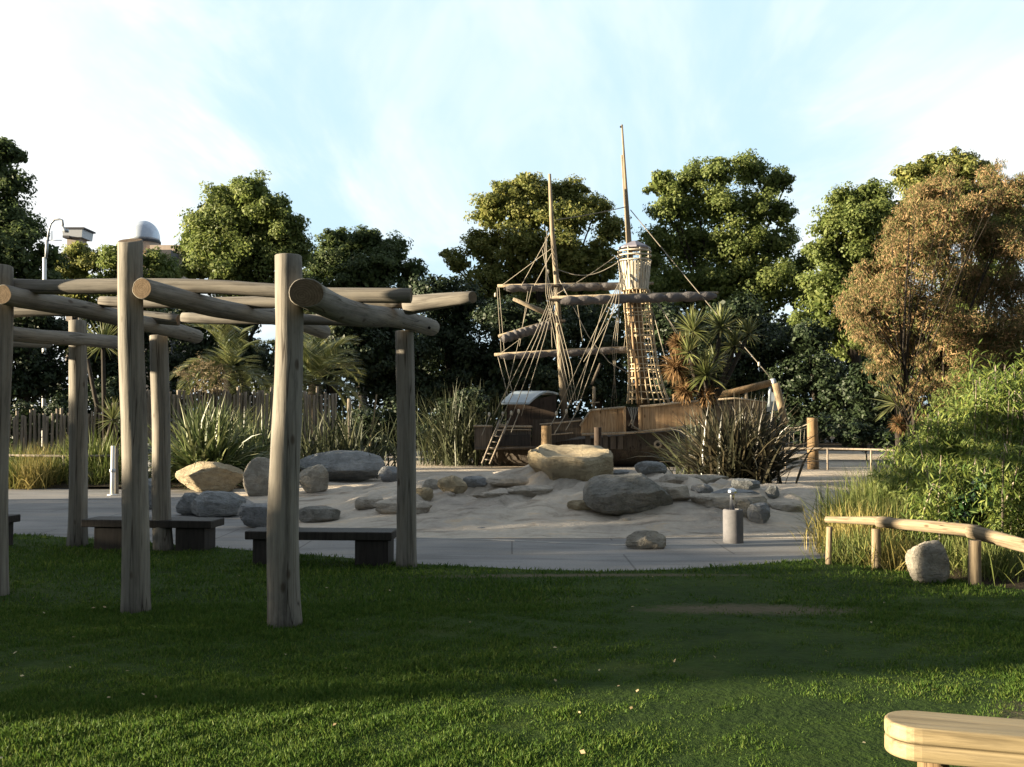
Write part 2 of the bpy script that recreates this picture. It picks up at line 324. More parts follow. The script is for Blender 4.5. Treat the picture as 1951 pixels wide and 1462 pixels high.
class MB:
    def __init__(s): s.v = []; s.f = []; s.mi = []
    def add(s, vs, fs, mi=0):
        n = len(s.v); s.v += [tuple(v) for v in vs]; s.f += [tuple(i+n for i in f) for f in fs]; s.mi += [mi]*len(fs); return s
    def box(s, c, size, rot=None, mi=0):
        x, y, z = [q/2 for q in size]; c = Vector(c)
        vs = [Vector((a*x, b*y, d*z)) for d in (-1, 1) for a, b in ((-1, -1), (1, -1), (1, 1), (-1, 1))]
        if rot: vs = [rot @ v for v in vs]
        return s.add([v+c for v in vs], [(3, 2, 1, 0), (4, 5, 6, 7), (0, 1, 5, 4), (1, 2, 6, 5), (2, 3, 7, 6), (3, 0, 4, 7)], mi)
    def tube(s, pts, r, seg=8, cap=True, mi=0):
        pts = [Vector(p) for p in pts]; n = len(pts)
        rs = r if isinstance(r, (list, tuple)) else [r]*n
        vs = []; up = Vector((.13, .21, 1)).normalized()
        for i, p in enumerate(pts):
            d = (pts[min(i+1, n-1)]-pts[max(i-1, 0)]).normalized()
            a = d.cross(up); a = a.normalized() if a.length > .05 else d.cross(Vector((1, 0, 0))).normalized(); b = d.cross(a)
            for k in range(seg):
                t = 2*math.pi*k/seg; vs.append(p+(a*math.cos(t)+b*math.sin(t))*rs[i])
        fs = [(i*seg+k, i*seg+(k+1) % seg, (i+1)*seg+(k+1) % seg, (i+1)*seg+k) for i in range(n-1) for k in range(seg)]
        if cap: fs += [tuple(range(seg))[::-1], tuple((n-1)*seg+k for k in range(seg))]
        return s.add(vs, fs, mi)
    def lathe(s, prof, c=(0, 0, 0), seg=24, mi=0):
        c = Vector(c); vs = []
        for r, z in prof:
            for k in range(seg):
                t = 2*math.pi*k/seg; vs.append(c+Vector((r*math.cos(t), r*math.sin(t), z)))
        n = len(prof)
        fs = [(i*seg+k, i*seg+(k+1) % seg, (i+1)*seg+(k+1) % seg, (i+1)*seg+k) for i in range(n-1) for k in range(seg)]
        fs += [tuple(range(seg))[::-1], tuple((n-1)*seg+k for k in range(seg))]
        return s.add(vs, fs, mi)
    def mesh(s, name='m'):
        me = bpy.data.meshes.new(name); me.from_pydata(s.v, [], s.f)
        me.polygons.foreach_set('material_index', s.mi); me.update(); return me
    def build(s, name, mats, parent=None, W=None, smooth=False, origin=None, bevel=0):
        me = s.mesh(name)
        if origin is not None:
            recentre(me, origin); W = Matrix.Translation(origin)
        elif parent and W is None:
            W = Matrix.Translation(WM[parent.name].translation); recentre(me, W.translation)
        o = link(name, me, mats, parent, W, smooth)
        if bevel:
            b = o.modifiers.new('bevel', 'BEVEL'); b.width = bevel; b.segments = 2; b.limit_method = 'ANGLE'
        return o
def npmesh(name, V, per, nf):       # V: (nf*per,3), separate faces
    me = bpy.data.meshes.new(name); nv = len(V)
    me.vertices.add(nv); me.vertices.foreach_set('co', np.ascontiguousarray(V, dtype=np.float32).ravel())
    me.loops.add(nv); me.loops.foreach_set('vertex_index', np.arange(nv, dtype=np.int32))
    me.polygons.add(nf); me.polygons.foreach_set('loop_start', np.arange(nf, dtype=np.int32)*per)
    me.polygons.foreach_set('loop_total', np.full(nf, per, dtype=np.int32)); me.update(calc_edges=True); return me
def unit(a): return a/np.maximum(np.linalg.norm(a, axis=-1, keepdims=True), 1e-9)
def leaves(cen, nrm, size, asp=.6, droop=.25):
    n = len(cen); t = unit(np.cross(nrm, rng.normal(size=(n, 3)))); t[:, 2] -= droop; t = unit(t)
    s = unit(np.cross(nrm, t)); L = (size*rng.uniform(.65, 1.3, n))[:, None]; nn = unit(np.cross(t, s))
    V = np.stack([cen-t*L*.5, cen+s*L*asp*.5+nn*L*.06, cen+t*L*.5, cen-s*L*asp*.5+nn*L*.06], 1)
    return V.reshape(-1, 3)
def blades(base, d, length, width, droop, segs=3):
    """curved strips as connected quads; returns V, F"""
    n = len(base); side = unit(np.cross(d, np.array([0, 0, 1.0])+rng.normal(size=(n, 3))*.35)); out = []
    p = base.copy(); dd = d.copy(); st = (length/segs)[:, None]; w = np.broadcast_to(width, (n,))[:, None]
    for i in range(segs+1):
        f = i/segs; ww = w*(1-f**2.2)*(.55+.45*min(1, f*4)) if i < segs else w*.02
        out.append(p-side*ww/2); out.append(p+side*ww/2)
        p = p+dd*st; dd = dd.copy(); dd[:, 2] -= droop/segs*(.4+1.2*f); dd = unit(dd)
    V = np.stack(out, 1); k = 2*(segs+1); base_i = (np.arange(n)*k)[:, None, None]
    q = np.array([[2*i, 2*i+1, 2*i+3, 2*i+2] for i in range(segs)])[None]
    return V.reshape(-1, 3), (base_i+q).reshape(-1, 4)
def quadmesh(name, V, Fq):
    me = bpy.data.meshes.new(name); me.vertices.add(len(V)); me.vertices.foreach_set('co', np.ascontiguousarray(V, dtype=np.float32).ravel())
    me.loops.add(Fq.size); me.loops.foreach_set('vertex_index', Fq.astype(np.int32).ravel())
    me.polygons.add(len(Fq)); me.polygons.foreach_set('loop_start', np.arange(len(Fq), dtype=np.int32)*4)
    me.polygons.foreach_set('loop_total', np.full(len(Fq), 4, dtype=np.int32)); me.update(calc_edges=True); return me
def cat(parts):
    Vs = []; Fs = []; n = 0
    for V, Fq in parts: Vs.append(V); Fs.append(Fq+n); n += len(V)
    return np.concatenate(Vs), np.concatenate(Fs)

# ------------------------------------------------------------------ setting: ground, lawn, path, sand
EDGE = [(-40, 13.8), (-9, 13.7)] + [tuple(G(x, y)[:2]) for x, y in
        ((0, 1018), (200, 1030), (420, 1046), (600, 1060), (800, 1077), (1000, 1087), (1150, 1091), (1300, 1087), (1450, 1077), (1572, 1066),
         (1670, 1083), (1770, 1099), (1860, 1113), (1951, 1128))] + [(6.5, 7.9), (12, 7.2), (40, 7)]
EX = [e[0] for e in EDGE]; EY = [e[1] for e in EDGE]
def edge(x): return np.interp(x, EX, EY)
g = MB(); nrad = 64
g.add([(0, 0, -.06)]+[(900*math.cos(2*math.pi*k/nrad), 900*math.sin(2*math.pi*k/nrad), -.06) for k in range(nrad)], [(0, 1+k, 1+(k+1) % nrad) for k in range(nrad)])
tag(g.build('ground', M['soil']), kind='structure')
def strip(fn_l, fn_r, us, nv, hfn):
    m = MB(); vs = []
    for u in us:
        a, b = fn_l(u), fn_r(u)
        for j in range(nv+1):
            x, y = a[0]+(b[0]-a[0])*j/nv, a[1]+(b[1]-a[1])*j/nv; vs.append((x, y, hfn(x, y)))
    k = nv+1
    m.add(vs, [(i*k+j, (i+1)*k+j, (i+1)*k+j+1, i*k+j+1) for i in range(len(us)-1) for j in range(nv)]); return m
xs = sorted(set(list(np.linspace(-40, 40, 60))+list(np.linspace(-8, 7, 160))))
def wob(x): return .05*noise.noise(Vector((x*3, 1, 1)))+.03*noise.noise(Vector((x*11, 5, 1)))
def lawn_h(x, y): return .03*noise.noise(Vector((x*.5, y*.5, 0))) + .012*math.sin(x*.7)
tag(strip(lambda x: (x, -8), lambda x: (x, edge(x)+wob(x)), xs, 40, lambda x, y: .012+lawn_h(x, y)*(.0 if y > edge(x)-.2 else 1)*min(1, (edge(x)-y))).build('lawn', M['lawn'], smooth=True), kind='structure')
m = strip(lambda x: (x, edge(x)-.12), lambda x: (x, 28), xs, 1, lambda x, y: 0.0)
tag(m.build('path', M['path']), kind='structure')
ys = list(np.linspace(13.2, 27, 110))+list(np.linspace(27.5, 46, 20))
tag(strip(lambda y: (sand_left(y), y), lambda y: (sand_right(y), y), ys, 130, lambda x, y: .004+H(x, y)).build('sand', M['sand'], smooth=True), kind='structure')
# planting bed behind the log rail on the right, and beds left
def bed_h(x, y): return .01+.16*sm(0, 1.2, y-edge(x)-.1)*(.7+.5*noise.noise(Vector((x, y, 2))))
xb = list(np.linspace(3.45, 14, 50))
tag(strip(lambda x: (x, edge(x)-.02), lambda x: (x+1.5, max(edge(x)+.3, 10.9+(x-3.4)*2.6 if x < 8 else 26)), xb, 24, bed_h).build('soil_bed', M['soil'], smooth=True), kind='structure')
m = MB()
kb = [(-14 + i*.5, 22.3+.25*math.sin(i*.5), 0) for i in range(26)]
m = strip(lambda x: (x, 22.2+.2*math.sin(x)), lambda x: (x*1.4, 46), list(np.linspace(-26, -5.8, 40)), 20, lambda x, y: .01+.25*sm(22.3, 24, y)+.1*noise.noise(Vector((x*.6, y*.6, 0))))
tag(m.build('planting_bed', M['soil'], smooth=True), kind='structure')
# thin pale kerb line between path and sand
kp = [G(px, py) for px, py in ((700, 1024), (820, 1027), (950, 1030), (1080, 1036), (1200, 1040), (1330, 1040), (1450, 1038), (1570, 1036))]
m = MB()
for a, b in zip(kp[:-1], kp[1:]): m.tube([Vector(a)+Vector((0, 0, .0)), Vector(b)+Vector((0, 0, .0))], .016, 6)
tag(m.build('kerb_line', M['kerb']), kind='structure')

# grass blades: nobody could count them
def lawn_grass():
    parts = []
    for (n, y0, y1, L, W) in ((330000, 3.2, 6.2, .033, .0038), (190000, 6.2, 8.6, .036, .006), (120000, 8.6, 13.6, .045, .010)):
        y = y0+(y1-y0)*rng.random(n)**.9; x = (rng.random(n)*2-1)*(y*.56+.7)
        keep = y < edge(x)+.02
        for cx, cy, rx, ry in PATCHES: keep &= (((x-cx)/rx)**2+((y-cy)/ry)**2 > rng.random(n)*1.3)
        x, y = x[keep], y[keep]; n = len(x)
        clump = np.sin(x*5.3+np.sin(y*4.1)*2)*np.cos(y*6.7+np.sin(x*3.3)*2)+.6*np.sin(x*17+y*3)*np.cos(y*19-x*5)
        hgt = L*(1+.30*clump)*rng.uniform(.55, 1.3, n)
        d = unit(np.stack([rng.normal(0, .5, n)+.12*clump, rng.normal(0, .5, n), np.ones(n)], 1))
        base = np.stack([x, y, np.full(n, -.003)], 1)
        side = unit(np.stack([rng.normal(size=n), rng.normal(size=n), np.zeros(n)], 1))*W/2
        bend = np.stack([rng.normal(0, .35, n), rng.normal(0, .35, n), np.full(n, -.15)], 1)
        mid = base+d*(hgt*.55)[:, None]; tip = mid+unit(d+bend)*(hgt*.55)[:, None]
        parts.append(np.stack([base-side, base+side, mid+side*.7, tip], 1).reshape(-1, 3))
    V = np.concatenate(parts); me = npmesh('grass', V, 4, len(V)//4)
    tag(link('grass', me, M['blade_grass']), 'short mown green grass covering the whole lawn', 'grass', kind='stuff')
lawn_grass()

n = 90; y = 3.4+rng.random(n)**1.3*8; x = (rng.random(n)*2-1)*y*.55; ok = y < edge(x)-.1; x, y = x[ok], y[ok]; n = len(x)
V = leaves(np.stack([x, y, np.full(n, .045)], 1), unit(rng.normal(0, .35, (n, 3))+np.array([0, 0, 1])), np.full(n, .028), .7, 0)
fm = leafm('fallen leaves', [(.1, (.22, .15, .07)), (.9, (.5, .42, .25))], .8, .1)
tag(link('fallen_leaves', npmesh('fallen_leaves', V, 4, n), fm), 'small dry leaves scattered over the lawn', 'leaves', kind='stuff')
# ------------------------------------------------------------------ logs
def log_mesh(Lg, r0, r1, seg=22, lump=.05, bend=.02, tilt0=0, tilt1=0, cap=True, seed=0, flare=0):
    n = max(6, int(Lg/.12)); vs = []; fs = []; mi = []
    off = Vector((seed*3.7, seed*1.3, seed*.7))
    for i in range(n+1):
        t = i/n; z = t*Lg
        r = r0+(r1-r0)*t
        if flare: r *= 1+flare*max(0, 1-z/.5)**2
        bx = bend*noise.noise(off+Vector((0, 0, z*.5)))*2; by = bend*noise.noise(off+Vector((5, 0, z*.5)))*2
        for k in range(seg):
            a = 2*math.pi*k/seg; c, s = math.cos(a), math.sin(a)
            q = noise.noise(off+Vector((c*.8, s*.8, z*.9)))*1.2+noise.noise(off+Vector((c*2, s*2, z*3)))*.5
            fa = max(abs(math.cos(a*3.5+i*.11+seed)), .0)*.018
            rr = r*(1+lump*1.35*q+fa+.012*noise.noise(off+Vector((c*6, s*6, z*9))))
            e = 0
            if i == 0: e = tilt0*c*r
            if i == n: e = tilt1*c*r
            vs.append((bx+c*rr, by+s*rr, z+e))
    for i in range(n):
        for k in range(seg): fs.append((i*seg+k, i*seg+(k+1) % seg, (i+1)*seg+(k+1) % seg, (i+1)*seg+k)); mi.append(0)
    # rounded ends: a slightly smaller ring, then the cap
    for end in (0, n):
        b0 = len(vs); sgn = -1 if end == 0 else 1
        cxp = sum(vs[end*seg+k][0] for k in range(seg))/seg; cyp = sum(vs[end*seg+k][1] for k in range(seg))/seg
        for k in range(seg):
            x, y, z = vs[end*seg+k]; vs.append((cxp+(x-cxp)*.93, cyp+(y-cyp)*.93, z+sgn*r0*.06))
        for k in range(seg):
            f = (end*seg+k, end*seg+(k+1) % seg, b0+(k+1) % seg, b0+k); fs.append(f if sgn > 0 else f[::-1]); mi.append(0)
        f = tuple(b0+k for k in range(seg)); fs.append(f if sgn > 0 else f[::-1]); mi.append(1)
    me = bpy.data.meshes.new('log'); me.from_pydata(vs, [], fs); me.polygons.foreach_set('material_index', mi)
    me.polygons.foreach_set('use_smooth', [q == 0 for q in mi]); me.update(); return me
def axis_matrix(a, b):
    a, b = Vector(a), Vector(b); q = (b-a).to_track_quat('Z', 'Y'); return Matrix.Translation(a) @ q.to_matrix().to_4x4()
SEED = [0]
def logobj(name, a, b, r0, r1, parent=None, mats=None, **k):
    SEED[0] += 1; a, b = Vector(a), Vector(b)
    me = log_mesh((b-a).length, r0, r1, seed=SEED[0], **k)
    return link(name, me, mats or [M['log'], M['end']], parent, axis_matrix(a, b))

# pergola
perg = thing('pergola', (-2.5, 10, 0), 'weathered pergola of thick round logs standing on the lawn', 'pergola')
def post(bx, by, tx, ty, Y, r0, r1, **k):
    a = P(bx, by, Y); a.z = -.05; b = P(tx, ty, Y)
    o = logobj('post', a, b, r0, r1, perg, flare=.12, lump=.05, **k)
    return o
pA = post(541, 1188, 543, 487, 7.72, .122, .103, tilt1=.0, bend=.03)
pC = post(255, 1163, 252, 460, 8.27, .108, .098, tilt1=-.32)
pE = post(-8, 1135, 1, 508, 8.95, .10, .09, tilt1=.1)
pZ = post(-270, 1110, -262, 520, 9.7, .10, .095)
pF = post(146, 1040, 149, 612, 12.4, .112, .102)
pD = post(316, 1047, 304, 640, 12.05, .112, .102, bend=.05)
pH = post(549, 1060, 549, 640, 11.5, .11, .10)
pB = post(777, 1079, 773, 632, 10.7, .105, .10, bend=.03)
def beam(a, b, r0, r1, **k): return logobj('beam', P(*a), P(*b), r0, r1, perg, **k)
beam((578, 564, 7.56), (826, 634, 11.25), .112, .092, bend=.06, tilt0=-.7)
beam((271, 550, 8.08), (617, 632, 12.1), .088, .088, bend=.04)
beam((1, 562, 8.7), (377, 636, 12.7), .085, .09, bend=.05)
beam((-250, 590, 9.4), (226, 652, 13.0), .085, .085, bend=.05)
beam((-420, 610, 10.2), (93, 650, 13.6), .08, .085, bend=.05)
cross = lambda a, b, r0, r1, **k: logobj('cross_log', P(*a), P(*b), r0, r1, perg, **k)
cross((-40, 538, 9.1), (783, 555, 8.75), .068, .064, bend=.05, lump=.09)
cross((190, 572, 10.2), (772, 582, 9.75), .056, .064, bend=.03, lump=.07)
cross((775, 583, 9.7), (900, 567, 9.45), .095, .062, bend=.0, lump=.12, tilt1=.25)
cross((-120, 598, 11.6), (340, 598, 11.35), .062, .062, bend=.06, lump=.1)
cross((350, 604, 11.3), (720, 610, 10.9), .06, .055, bend=.04, lump=.1)
# bolts in the beams
for (px, py, Y) in ((616, 560, 8.2), (315, 556, 8.6), (50, 564, 9.1), (818, 625, 10.95), (582, 622, 11.7)):
    mb = MB(); mb.lathe([(.012, 0), (.016, .004), (.016, .012), (0.002, .014)], seg=10)
    c = P(px, py, Y-.08); mb.build('bolt', M['black'], perg, W=axis_matrix(c, c+Vector((0, -1, 0))))

# ------------------------------------------------------------------ slab benches
def slab_bench(cx, cy, rz, length, label, legs=(-.36, .36), h=.42, wdt=.42):
    b = thing('slab_bench', (cx, cy, 0), label, 'bench', 'dark slab benches round the pergola', rz)
    W = WM[b.name]
    m = MB(); m.box((0, 0, h-.045), (length, wdt, .09)); me = m.mesh(); o = link('seat', me, M['dark_wood'], b, W); bv = o.modifiers.new('b', 'BEVEL'); bv.width = .008
    for l in legs:
        m = MB(); m.box((l*length, 0, (h-.09)/2), (.36, wdt*.82, h-.09)); o = link('leg', m.mesh(), M['dark_wood'], b, W); bv = o.modifiers.new('b', 'BEVEL'); bv.width = .008
    return b
slab_bench(-2.07, 10.95, R(-4), 1.60, 'dark slab bench ending at the rightmost pergola post', (-.34, .36), .37)
slab_bench(-4.35, 12.15, R(-6), 1.62, 'dark slab bench behind the two left pergola posts', (-.30, .33), .37)
slab_bench(-7.05, 12.35, R(-10), 1.9, 'dark slab bench cut off by the left edge of the photo', (-.3, .37), .40)

# foreground oak bench
fb = thing('oak_bench', (2.6, 3.5, 0), 'pale sawn oak bench with rounded end in the bottom right corner', 'bench')
def stadium(L, w, z0, z1, n=14):
    m = MB(); pts = []
    for i in range(n+1): t = math.pi/2+math.pi*i/n; pts.append((w/2+math.cos(t)*w/2*1.0, math.sin(t)*w/2))
    pts += [(L, -w/2), (L, w/2)]
    k = len(pts)
    m.add([(x, y, z0) for x, y in pts]+[(x, y, z1) for x, y in pts], [tuple(range(k))[::-1], tuple(range(k, 2*k))]+[(i, (i+1) % k, k+(i+1) % k, k+i) for i in range(k)]); return m
bd = Vector((.955, -.295, 0)).normalized(); org = Vector((1.425, 3.86, 0))
Wb = Matrix.Translation(org) @ Matrix.Rotation(math.atan2(bd.y, bd.x), 4, 'Z')
Wg = Wb @ Matrix.Rotation(R(90), 4, 'Y')  # grain along the bench
def bench_part(name, mb, mt, bev):
    me = mb.mesh(); me.transform(Matrix.Rotation(R(-90), 4, 'Y')); o = link(name, me, mt, fb, Wg)
    b = o.modifiers.new('b', 'BEVEL'); b.width = bev; b.segments = 3; b.limit_method = 'ANGLE'; return o
bench_part('seat_board', stadium(2.4, .25, .394, .455), M['bench'], .012)
bench_part('under_board', stadium(2.4, .246, .330, .392), M['bench'], .010)
for lx in (.17, 1.9):
    m = MB(); m.lathe([(.058, 0), (.055, .331)], seg=16); o = link('leg', m.mesh(), M['post'], fb, Wb @ Matrix.Translation((lx, -.02, 0)), True)

# ------------------------------------------------------------------ rocks
def march(px, py):
    a = Vector((0, 0, EYE)); d = (P(px, py, 10)-a)/10; t = 8
    while t < 45:
        p = a+d*t
        if p.z < H(p.x, p.y): return t
        t += .04
    return 45
def rock(px, py, wpx, hpx, Y, mt, label, seed, depth=.8, cuts=5, name='boulder', flat=False, group=None, lump=.16, tilt=0):
    """boulder whose silhouette centre is seen at px,py with that width and height"""
    Y = min(march(px, py+hpx/2-3), Y+6) if py > 860 else Y
    s = Y/F; W_, H_ = wpx*s/2, hpx*s/2; c = P(px, py, Y+W_*depth*.6)
    bm = bmesh.new(); bmesh.ops.create_icosphere(bm, subdivisions=5, radius=1)
    rr = random.Random(seed); off = Vector((seed*2.3, seed*.9, seed*1.7))
    planes = []
    for i in range(cuts+7):
        n = Vector((rr.uniform(-1, 1), rr.uniform(-1, 1), rr.uniform(-.6, 1))).normalized(); planes.append((n, rr.uniform(.70, .95)))
    if flat: planes.append((Vector((.05, -.15, 1)).normalized(), .62))
    for v in bm.verts:
        p = v.co.copy(); p = Vector([math.copysign(abs(q)**.72, q) for q in p])*.9; p *= 1+lump*1.3*noise.noise(off+p*1.1)
        for n, d in planes:
            q = p.dot(n)-d
            if q > 0: p -= n*q*.95
        p *= 1+lump*.25*noise.noise(off+p*3.5)+lump*.16*noise.noise(off+p*8)+lump*.1*noise.noise(off+p*17)
        v.co = p
    xs_ = [v.co.x for v in bm.verts]; zs_ = [v.co.z for v in bm.verts]
    fx = 2/(max(xs_)-min(xs_)); fz = 2/(max(zs_)-min(zs_)); mx_ = (max(xs_)+min(xs_))/2; mz_ = (max(zs_)+min(zs_))/2
    g0 = H(c.x, c.y)
    for v in bm.verts:
        v.co = Vector(((v.co.x-mx_)*fx*W_, v.co.y*W_*depth, (v.co.z-mz_)*fz*H_))
        v.co.x += tilt*v.co.z
        wz = v.co.z+c.z
        if wz < g0+.0: v.co.z -= 0
    zb = min(v.co.z for v in bm.verts)+c.z
    if zb > g0-.02:          # let the foot reach the ground
        for v in bm.verts:
            if v.co.z < -H_*.5: v.co.z -= (zb-g0+.05)
    me = bpy.data.meshes.new('rock'); bm.to_mesh(me); bm.free()
    o = link(name, me, M[mt], None, Matrix.Translation(c), True); tag(o, label, 'boulder', group)
    try: me.shade_auto = None
    except Exception: pass
    md = o.modifiers.new('e', 'EDGE_SPLIT'); md.split_angle = R(24); return o
def big_boulder():
    # angular block: sunlit left face, flat top with a grey-blue hollow, overhanging left side
    Y = march(1095, 919); c = P(1088, 884, Y+.9); s = Y/F
    fr = [(1006, 856), (1010, 895), (1050, 921), (1068, 923), (1150, 914), (1168, 897), (1170, 866), (1125, 868), (1042, 880)]
    V = []; low = [(1008, 890), (1046, 921), (1100, 922), (1165, 905)]
    f = lambda px, py, d: P(px, py, Y+d)
    top = [f(1007, 855, .35), f(1043, 879, 0), f(1120, 871, -.05), f(1168, 864, .35), f(1150, 852, 1.6), f(1078, 845, 1.9), f(1022, 849, 1.4)]
    mid = [f(1008, 880, .45), f(1046, 897, .02), f(1122, 893, -.08), f(1171, 884, .35), f(1160, 880, 1.7), f(1078, 880, 2.0), f(1020, 880, 1.5)]
    bot = [f(1036, 913, .6), f(1053, 926, .1), f(1110, 930, .05), f(1164, 915, .5), f(1150, 915, 1.5), f(1085, 915, 1.7), f(1040, 913, 1.3)]
    bm = bmesh.new(); rows = [[bm.verts.new(p) for p in r] for r in (bot, mid, top)]
    for a, b in zip(rows[:-1], rows[1:]):
        for i in range(7): bm.faces.new((a[i], a[(i+1) % 7], b[(i+1) % 7], b[i]))
    bm.faces.new(rows[0][::-1]); bm.faces.new(rows[2])
    bmesh.ops.triangulate(bm, faces=bm.faces[:])
    bmesh.ops.bevel(bm, geom=bm.edges[:], offset=.05, segments=1, affect='EDGES')
    bmesh.ops.triangulate(bm, faces=bm.faces[:])
    bmesh.ops.subdivide_edges(bm, edges=bm.edges[:], cuts=4, use_grid_fill=True)
    bm.normal_update()
    tc = sum(top, Vector())/7
    for v in bm.verts:
        n = v.normal.copy(); p = v.co.copy()
        q = .07*noise.noise(p*1.6)+.035*noise.noise(p*4+Vector((3, 3, 3)))+.015*noise.noise(p*11)
        if n.z > .7:
            d = ((p-tc-Vector((-.25, -.1, 0))).length/.75); q -= .13*max(0, 1-d*d)
        v.co = p+n*q
    me = bpy.data.meshes.new('boulder'); bm.to_mesh(me); bm.free(); recentre(me, c)
    o = link('boulder', me, M['rock_tan'], None, Matrix.Translation(c), True); md = o.modifiers.new('e', 'EDGE_SPLIT'); md.split_angle = R(30)
    tag(o, 'large angular tan boulder with a flat hollowed top on the crest of the sand mound', 'boulder')
big_boulder()
RK = [
 (1196, 943, 178, 84, 17.5, 'rock_moss', 'broad dark pitted boulder lying in front of the large flat topped one', 3, .8, 5, False),
 (1230, 1030, 78, 40, 12.95, 'rock_pale', 'small pale boulder on the path edge near the drinking fountain', 31, .7, 4, False),
 (1768, 1073, 82, 88, 10.0, 'rock_pale', 'rounded upright boulder under the log rail fence', 12, .7, -2, False),
 (401, 910, 132, 62, 21.0, 'rock_tan', 'sunlit tan boulder just right of the second back pergola post', 14, .7, 6, False),
 (497, 910, 66, 78, 20.4, 'rock_pale', 'pale tan boulder half hidden behind the tall front pergola post', 15, .8, 6, False),
 (413, 962, 110, 54, 17.2, 'rock_blue', 'low blue grey boulder in front of the sunlit tan one', 16, .7, 7, False),
 (362, 962, 54, 48, 17.4, 'rock_blue', 'small blue grey rock touching the right of a back pergola post', 17, .8, 7, False),
 (282, 942, 70, 64, 18.2, 'rock_blue', 'blue grey boulder between the front left and back left pergola posts', 18, .8, 5, False),
 (296, 880, 50, 76, 23.5, 'rock_grey', 'tall shaded boulder behind the front left pergola post', 19, .8, 5, False),
 (598, 914, 58, 58, 19.6, 'rock_pale', 'pale grey boulder just right of the tall front pergola post', 20, .8, 5, False),
 (652, 890, 170, 64, 23.5, 'rock_blue', 'long blue grey boulder slab left of the rightmost pergola post', 21, .6, 4, False),
 (700, 893, 68, 44, 25, 'rock_grey', 'rounded brown grey rock behind the long blue slab', 22, .8, 3, False),
 (745, 905, 50, 34, 22, 'rock_grey', 'grey rock partly hidden by the rightmost pergola post', 23, .8, 3, False),
 (496, 984, 84, 50, 15.2, 'rock_grey', 'grey block of rock rising behind the nearest slab bench', 24, .7, 7, True),
 (606, 982, 86, 34, 15.4, 'rock_moss', 'flat dark rock just behind the nearest slab bench', 25, .7, 6, True),
 (862, 924, 58, 36, 18.6, 'rock_tan', 'sunlit wedge shaped rock on the left shoulder of the mound', 26, .8, 5, False),
 (824, 925, 40, 26, 18.9, 'rock_pale', 'small rounded rock right of the rightmost pergola post', 27, .8, 3, False),
 (806, 942, 40, 28, 17.6, 'rock_tan', 'small cracked rock low beside the rightmost pergola post', 28, .8, 6, False),
 (905, 919, 52, 24, 19.2, 'rock_blue', 'greenish grey rock beyond the sunlit wedge shaped rock', 29, .8, 4, False),
 (1240, 892, 62, 28, 23.5, 'rock_blue', 'smooth blue grey rock between the boulders and the dark flax', 30, .8, 4, False),
 (1350, 916, 76, 22, 20.5, 'rock_pale', 'flat pale topped rock at the foot of the dark flax', 32, .8, 6, True),
 (1338, 934, 42, 24, 18.8, 'rock_grey', 'small brown grey rock below the flat pale topped rock', 33, .8, 4, False),
 (1342, 950, 34, 14, 17.6, 'rock_grey', 'smallest flat rock left of the drinking fountain head', 34, .8, 4, False),
 (1420, 926, 56, 28, 19.5, 'rock_blue', 'low blue green rock right behind the drinking fountain', 35, .8, 4, True),
 (1471, 939, 28, 28, 18.8, 'rock_blue', 'upright blue grey stone standing alone right of the mound', 36, .8, 3, False),
 (1400, 948, 110, 34, 18.2, 'rock_grey', 'wide low grey rock behind the drinking fountain', 37, .6, 5, True),
 (1446, 980, 44, 44, 16.0, 'rock_grey', 'stack of layered grey rock right of the drinking fountain', 38, .8, 7, True),
 (1420, 970, 32, 40, 16.4, 'rock_moss', 'dark rounded rock touching the right of the drinking fountain', 39, .8, 4, False),
 (175, 915, 28, 34, 22.2, 'rock_pale', 'pale round rock at the path edge left of the white post', 40, .8, 3, False),
 (1688, 905, 50, 46, 17.0, 'rock_pale', 'pale rounded boulder peeping out of the grasses on the right', 41, .8, 3, False),
 (935, 945, 70, 16, 17.6, 'rock_sand', 'flat sandy ledge of rock across the left of the mound', 42, .6, 6, True),
 (705, 960, 60, 26, 17.3, 'rock_sand', 'low sandy rock at the sand edge left of the rightmost pergola post', 43, .8, 6, True),
 (1010, 938, 90, 26, 18, 'rock_sand', 'low sandy rock ledge in the sand under the large flat topped boulder', 44, .7, 6, True),
 (1290, 915, 70, 22, 17, 'rock_sand', 'sandy slab right behind the broad dark pitted boulder', 47, .7, 5, True),
 (1185, 905, 50, 20, 17, 'rock_blue', 'small slab wedged between the two largest boulders', 51, .7, 5, True),
 (1110, 965, 60, 26, 17, 'rock_tan', 'tan rock lying against the left foot of the broad dark pitted boulder', 52, .7, 5, False),
 (1500, 968, 70, 20, 17, 'rock_sand', 'flat sandy slab low on the right end of the sand', 53, .6, 5, True),
 (1390, 958, 150, 34, 17, 'rock_sand', 'widest sandy slab, behind the drinking fountain head', 54, .6, 2, True),
 (985, 918, 120, 20, 19, 'rock_sand', 'sandy slab touching the left foot of the large flat topped boulder', 55, .6, 2, True),
 (1270, 940, 90, 40, 17, 'rock_sand', 'sandy rock against the right end of the broad dark pitted boulder', 56, .6, 3, True),
 (770, 968, 110, 30, 17, 'rock_sand', 'long sandy rock behind the rightmost pergola post', 57, .6, 3, True),
]
for r_ in RK: rock(*r_[:5], r_[5], r_[6], r_[7], r_[8], r_[9], 'boulder', r_[10])
rock(957, 914, 7, 9, 19.5, 'rock_pale', 'tiny white stone on the sand left of the large boulder', 50, .8, 3, 'white_stone')

rr2 = random.Random(5)
for i in range(9):
    px, py = rr2.uniform(690, 1500), rr2.uniform(925, 1015); a_ = rr2.uniform(10, 20)
    rock(px, py, a_, a_*rr2.uniform(.3, .6), 30, rr2.choice(['rock_grey', 'rock_sand', 'rock_sand']), 'small stone half buried in the sand mound', 60+i, .8, 4, 'small_stone', False, 'small stones half buried in the sand mound')
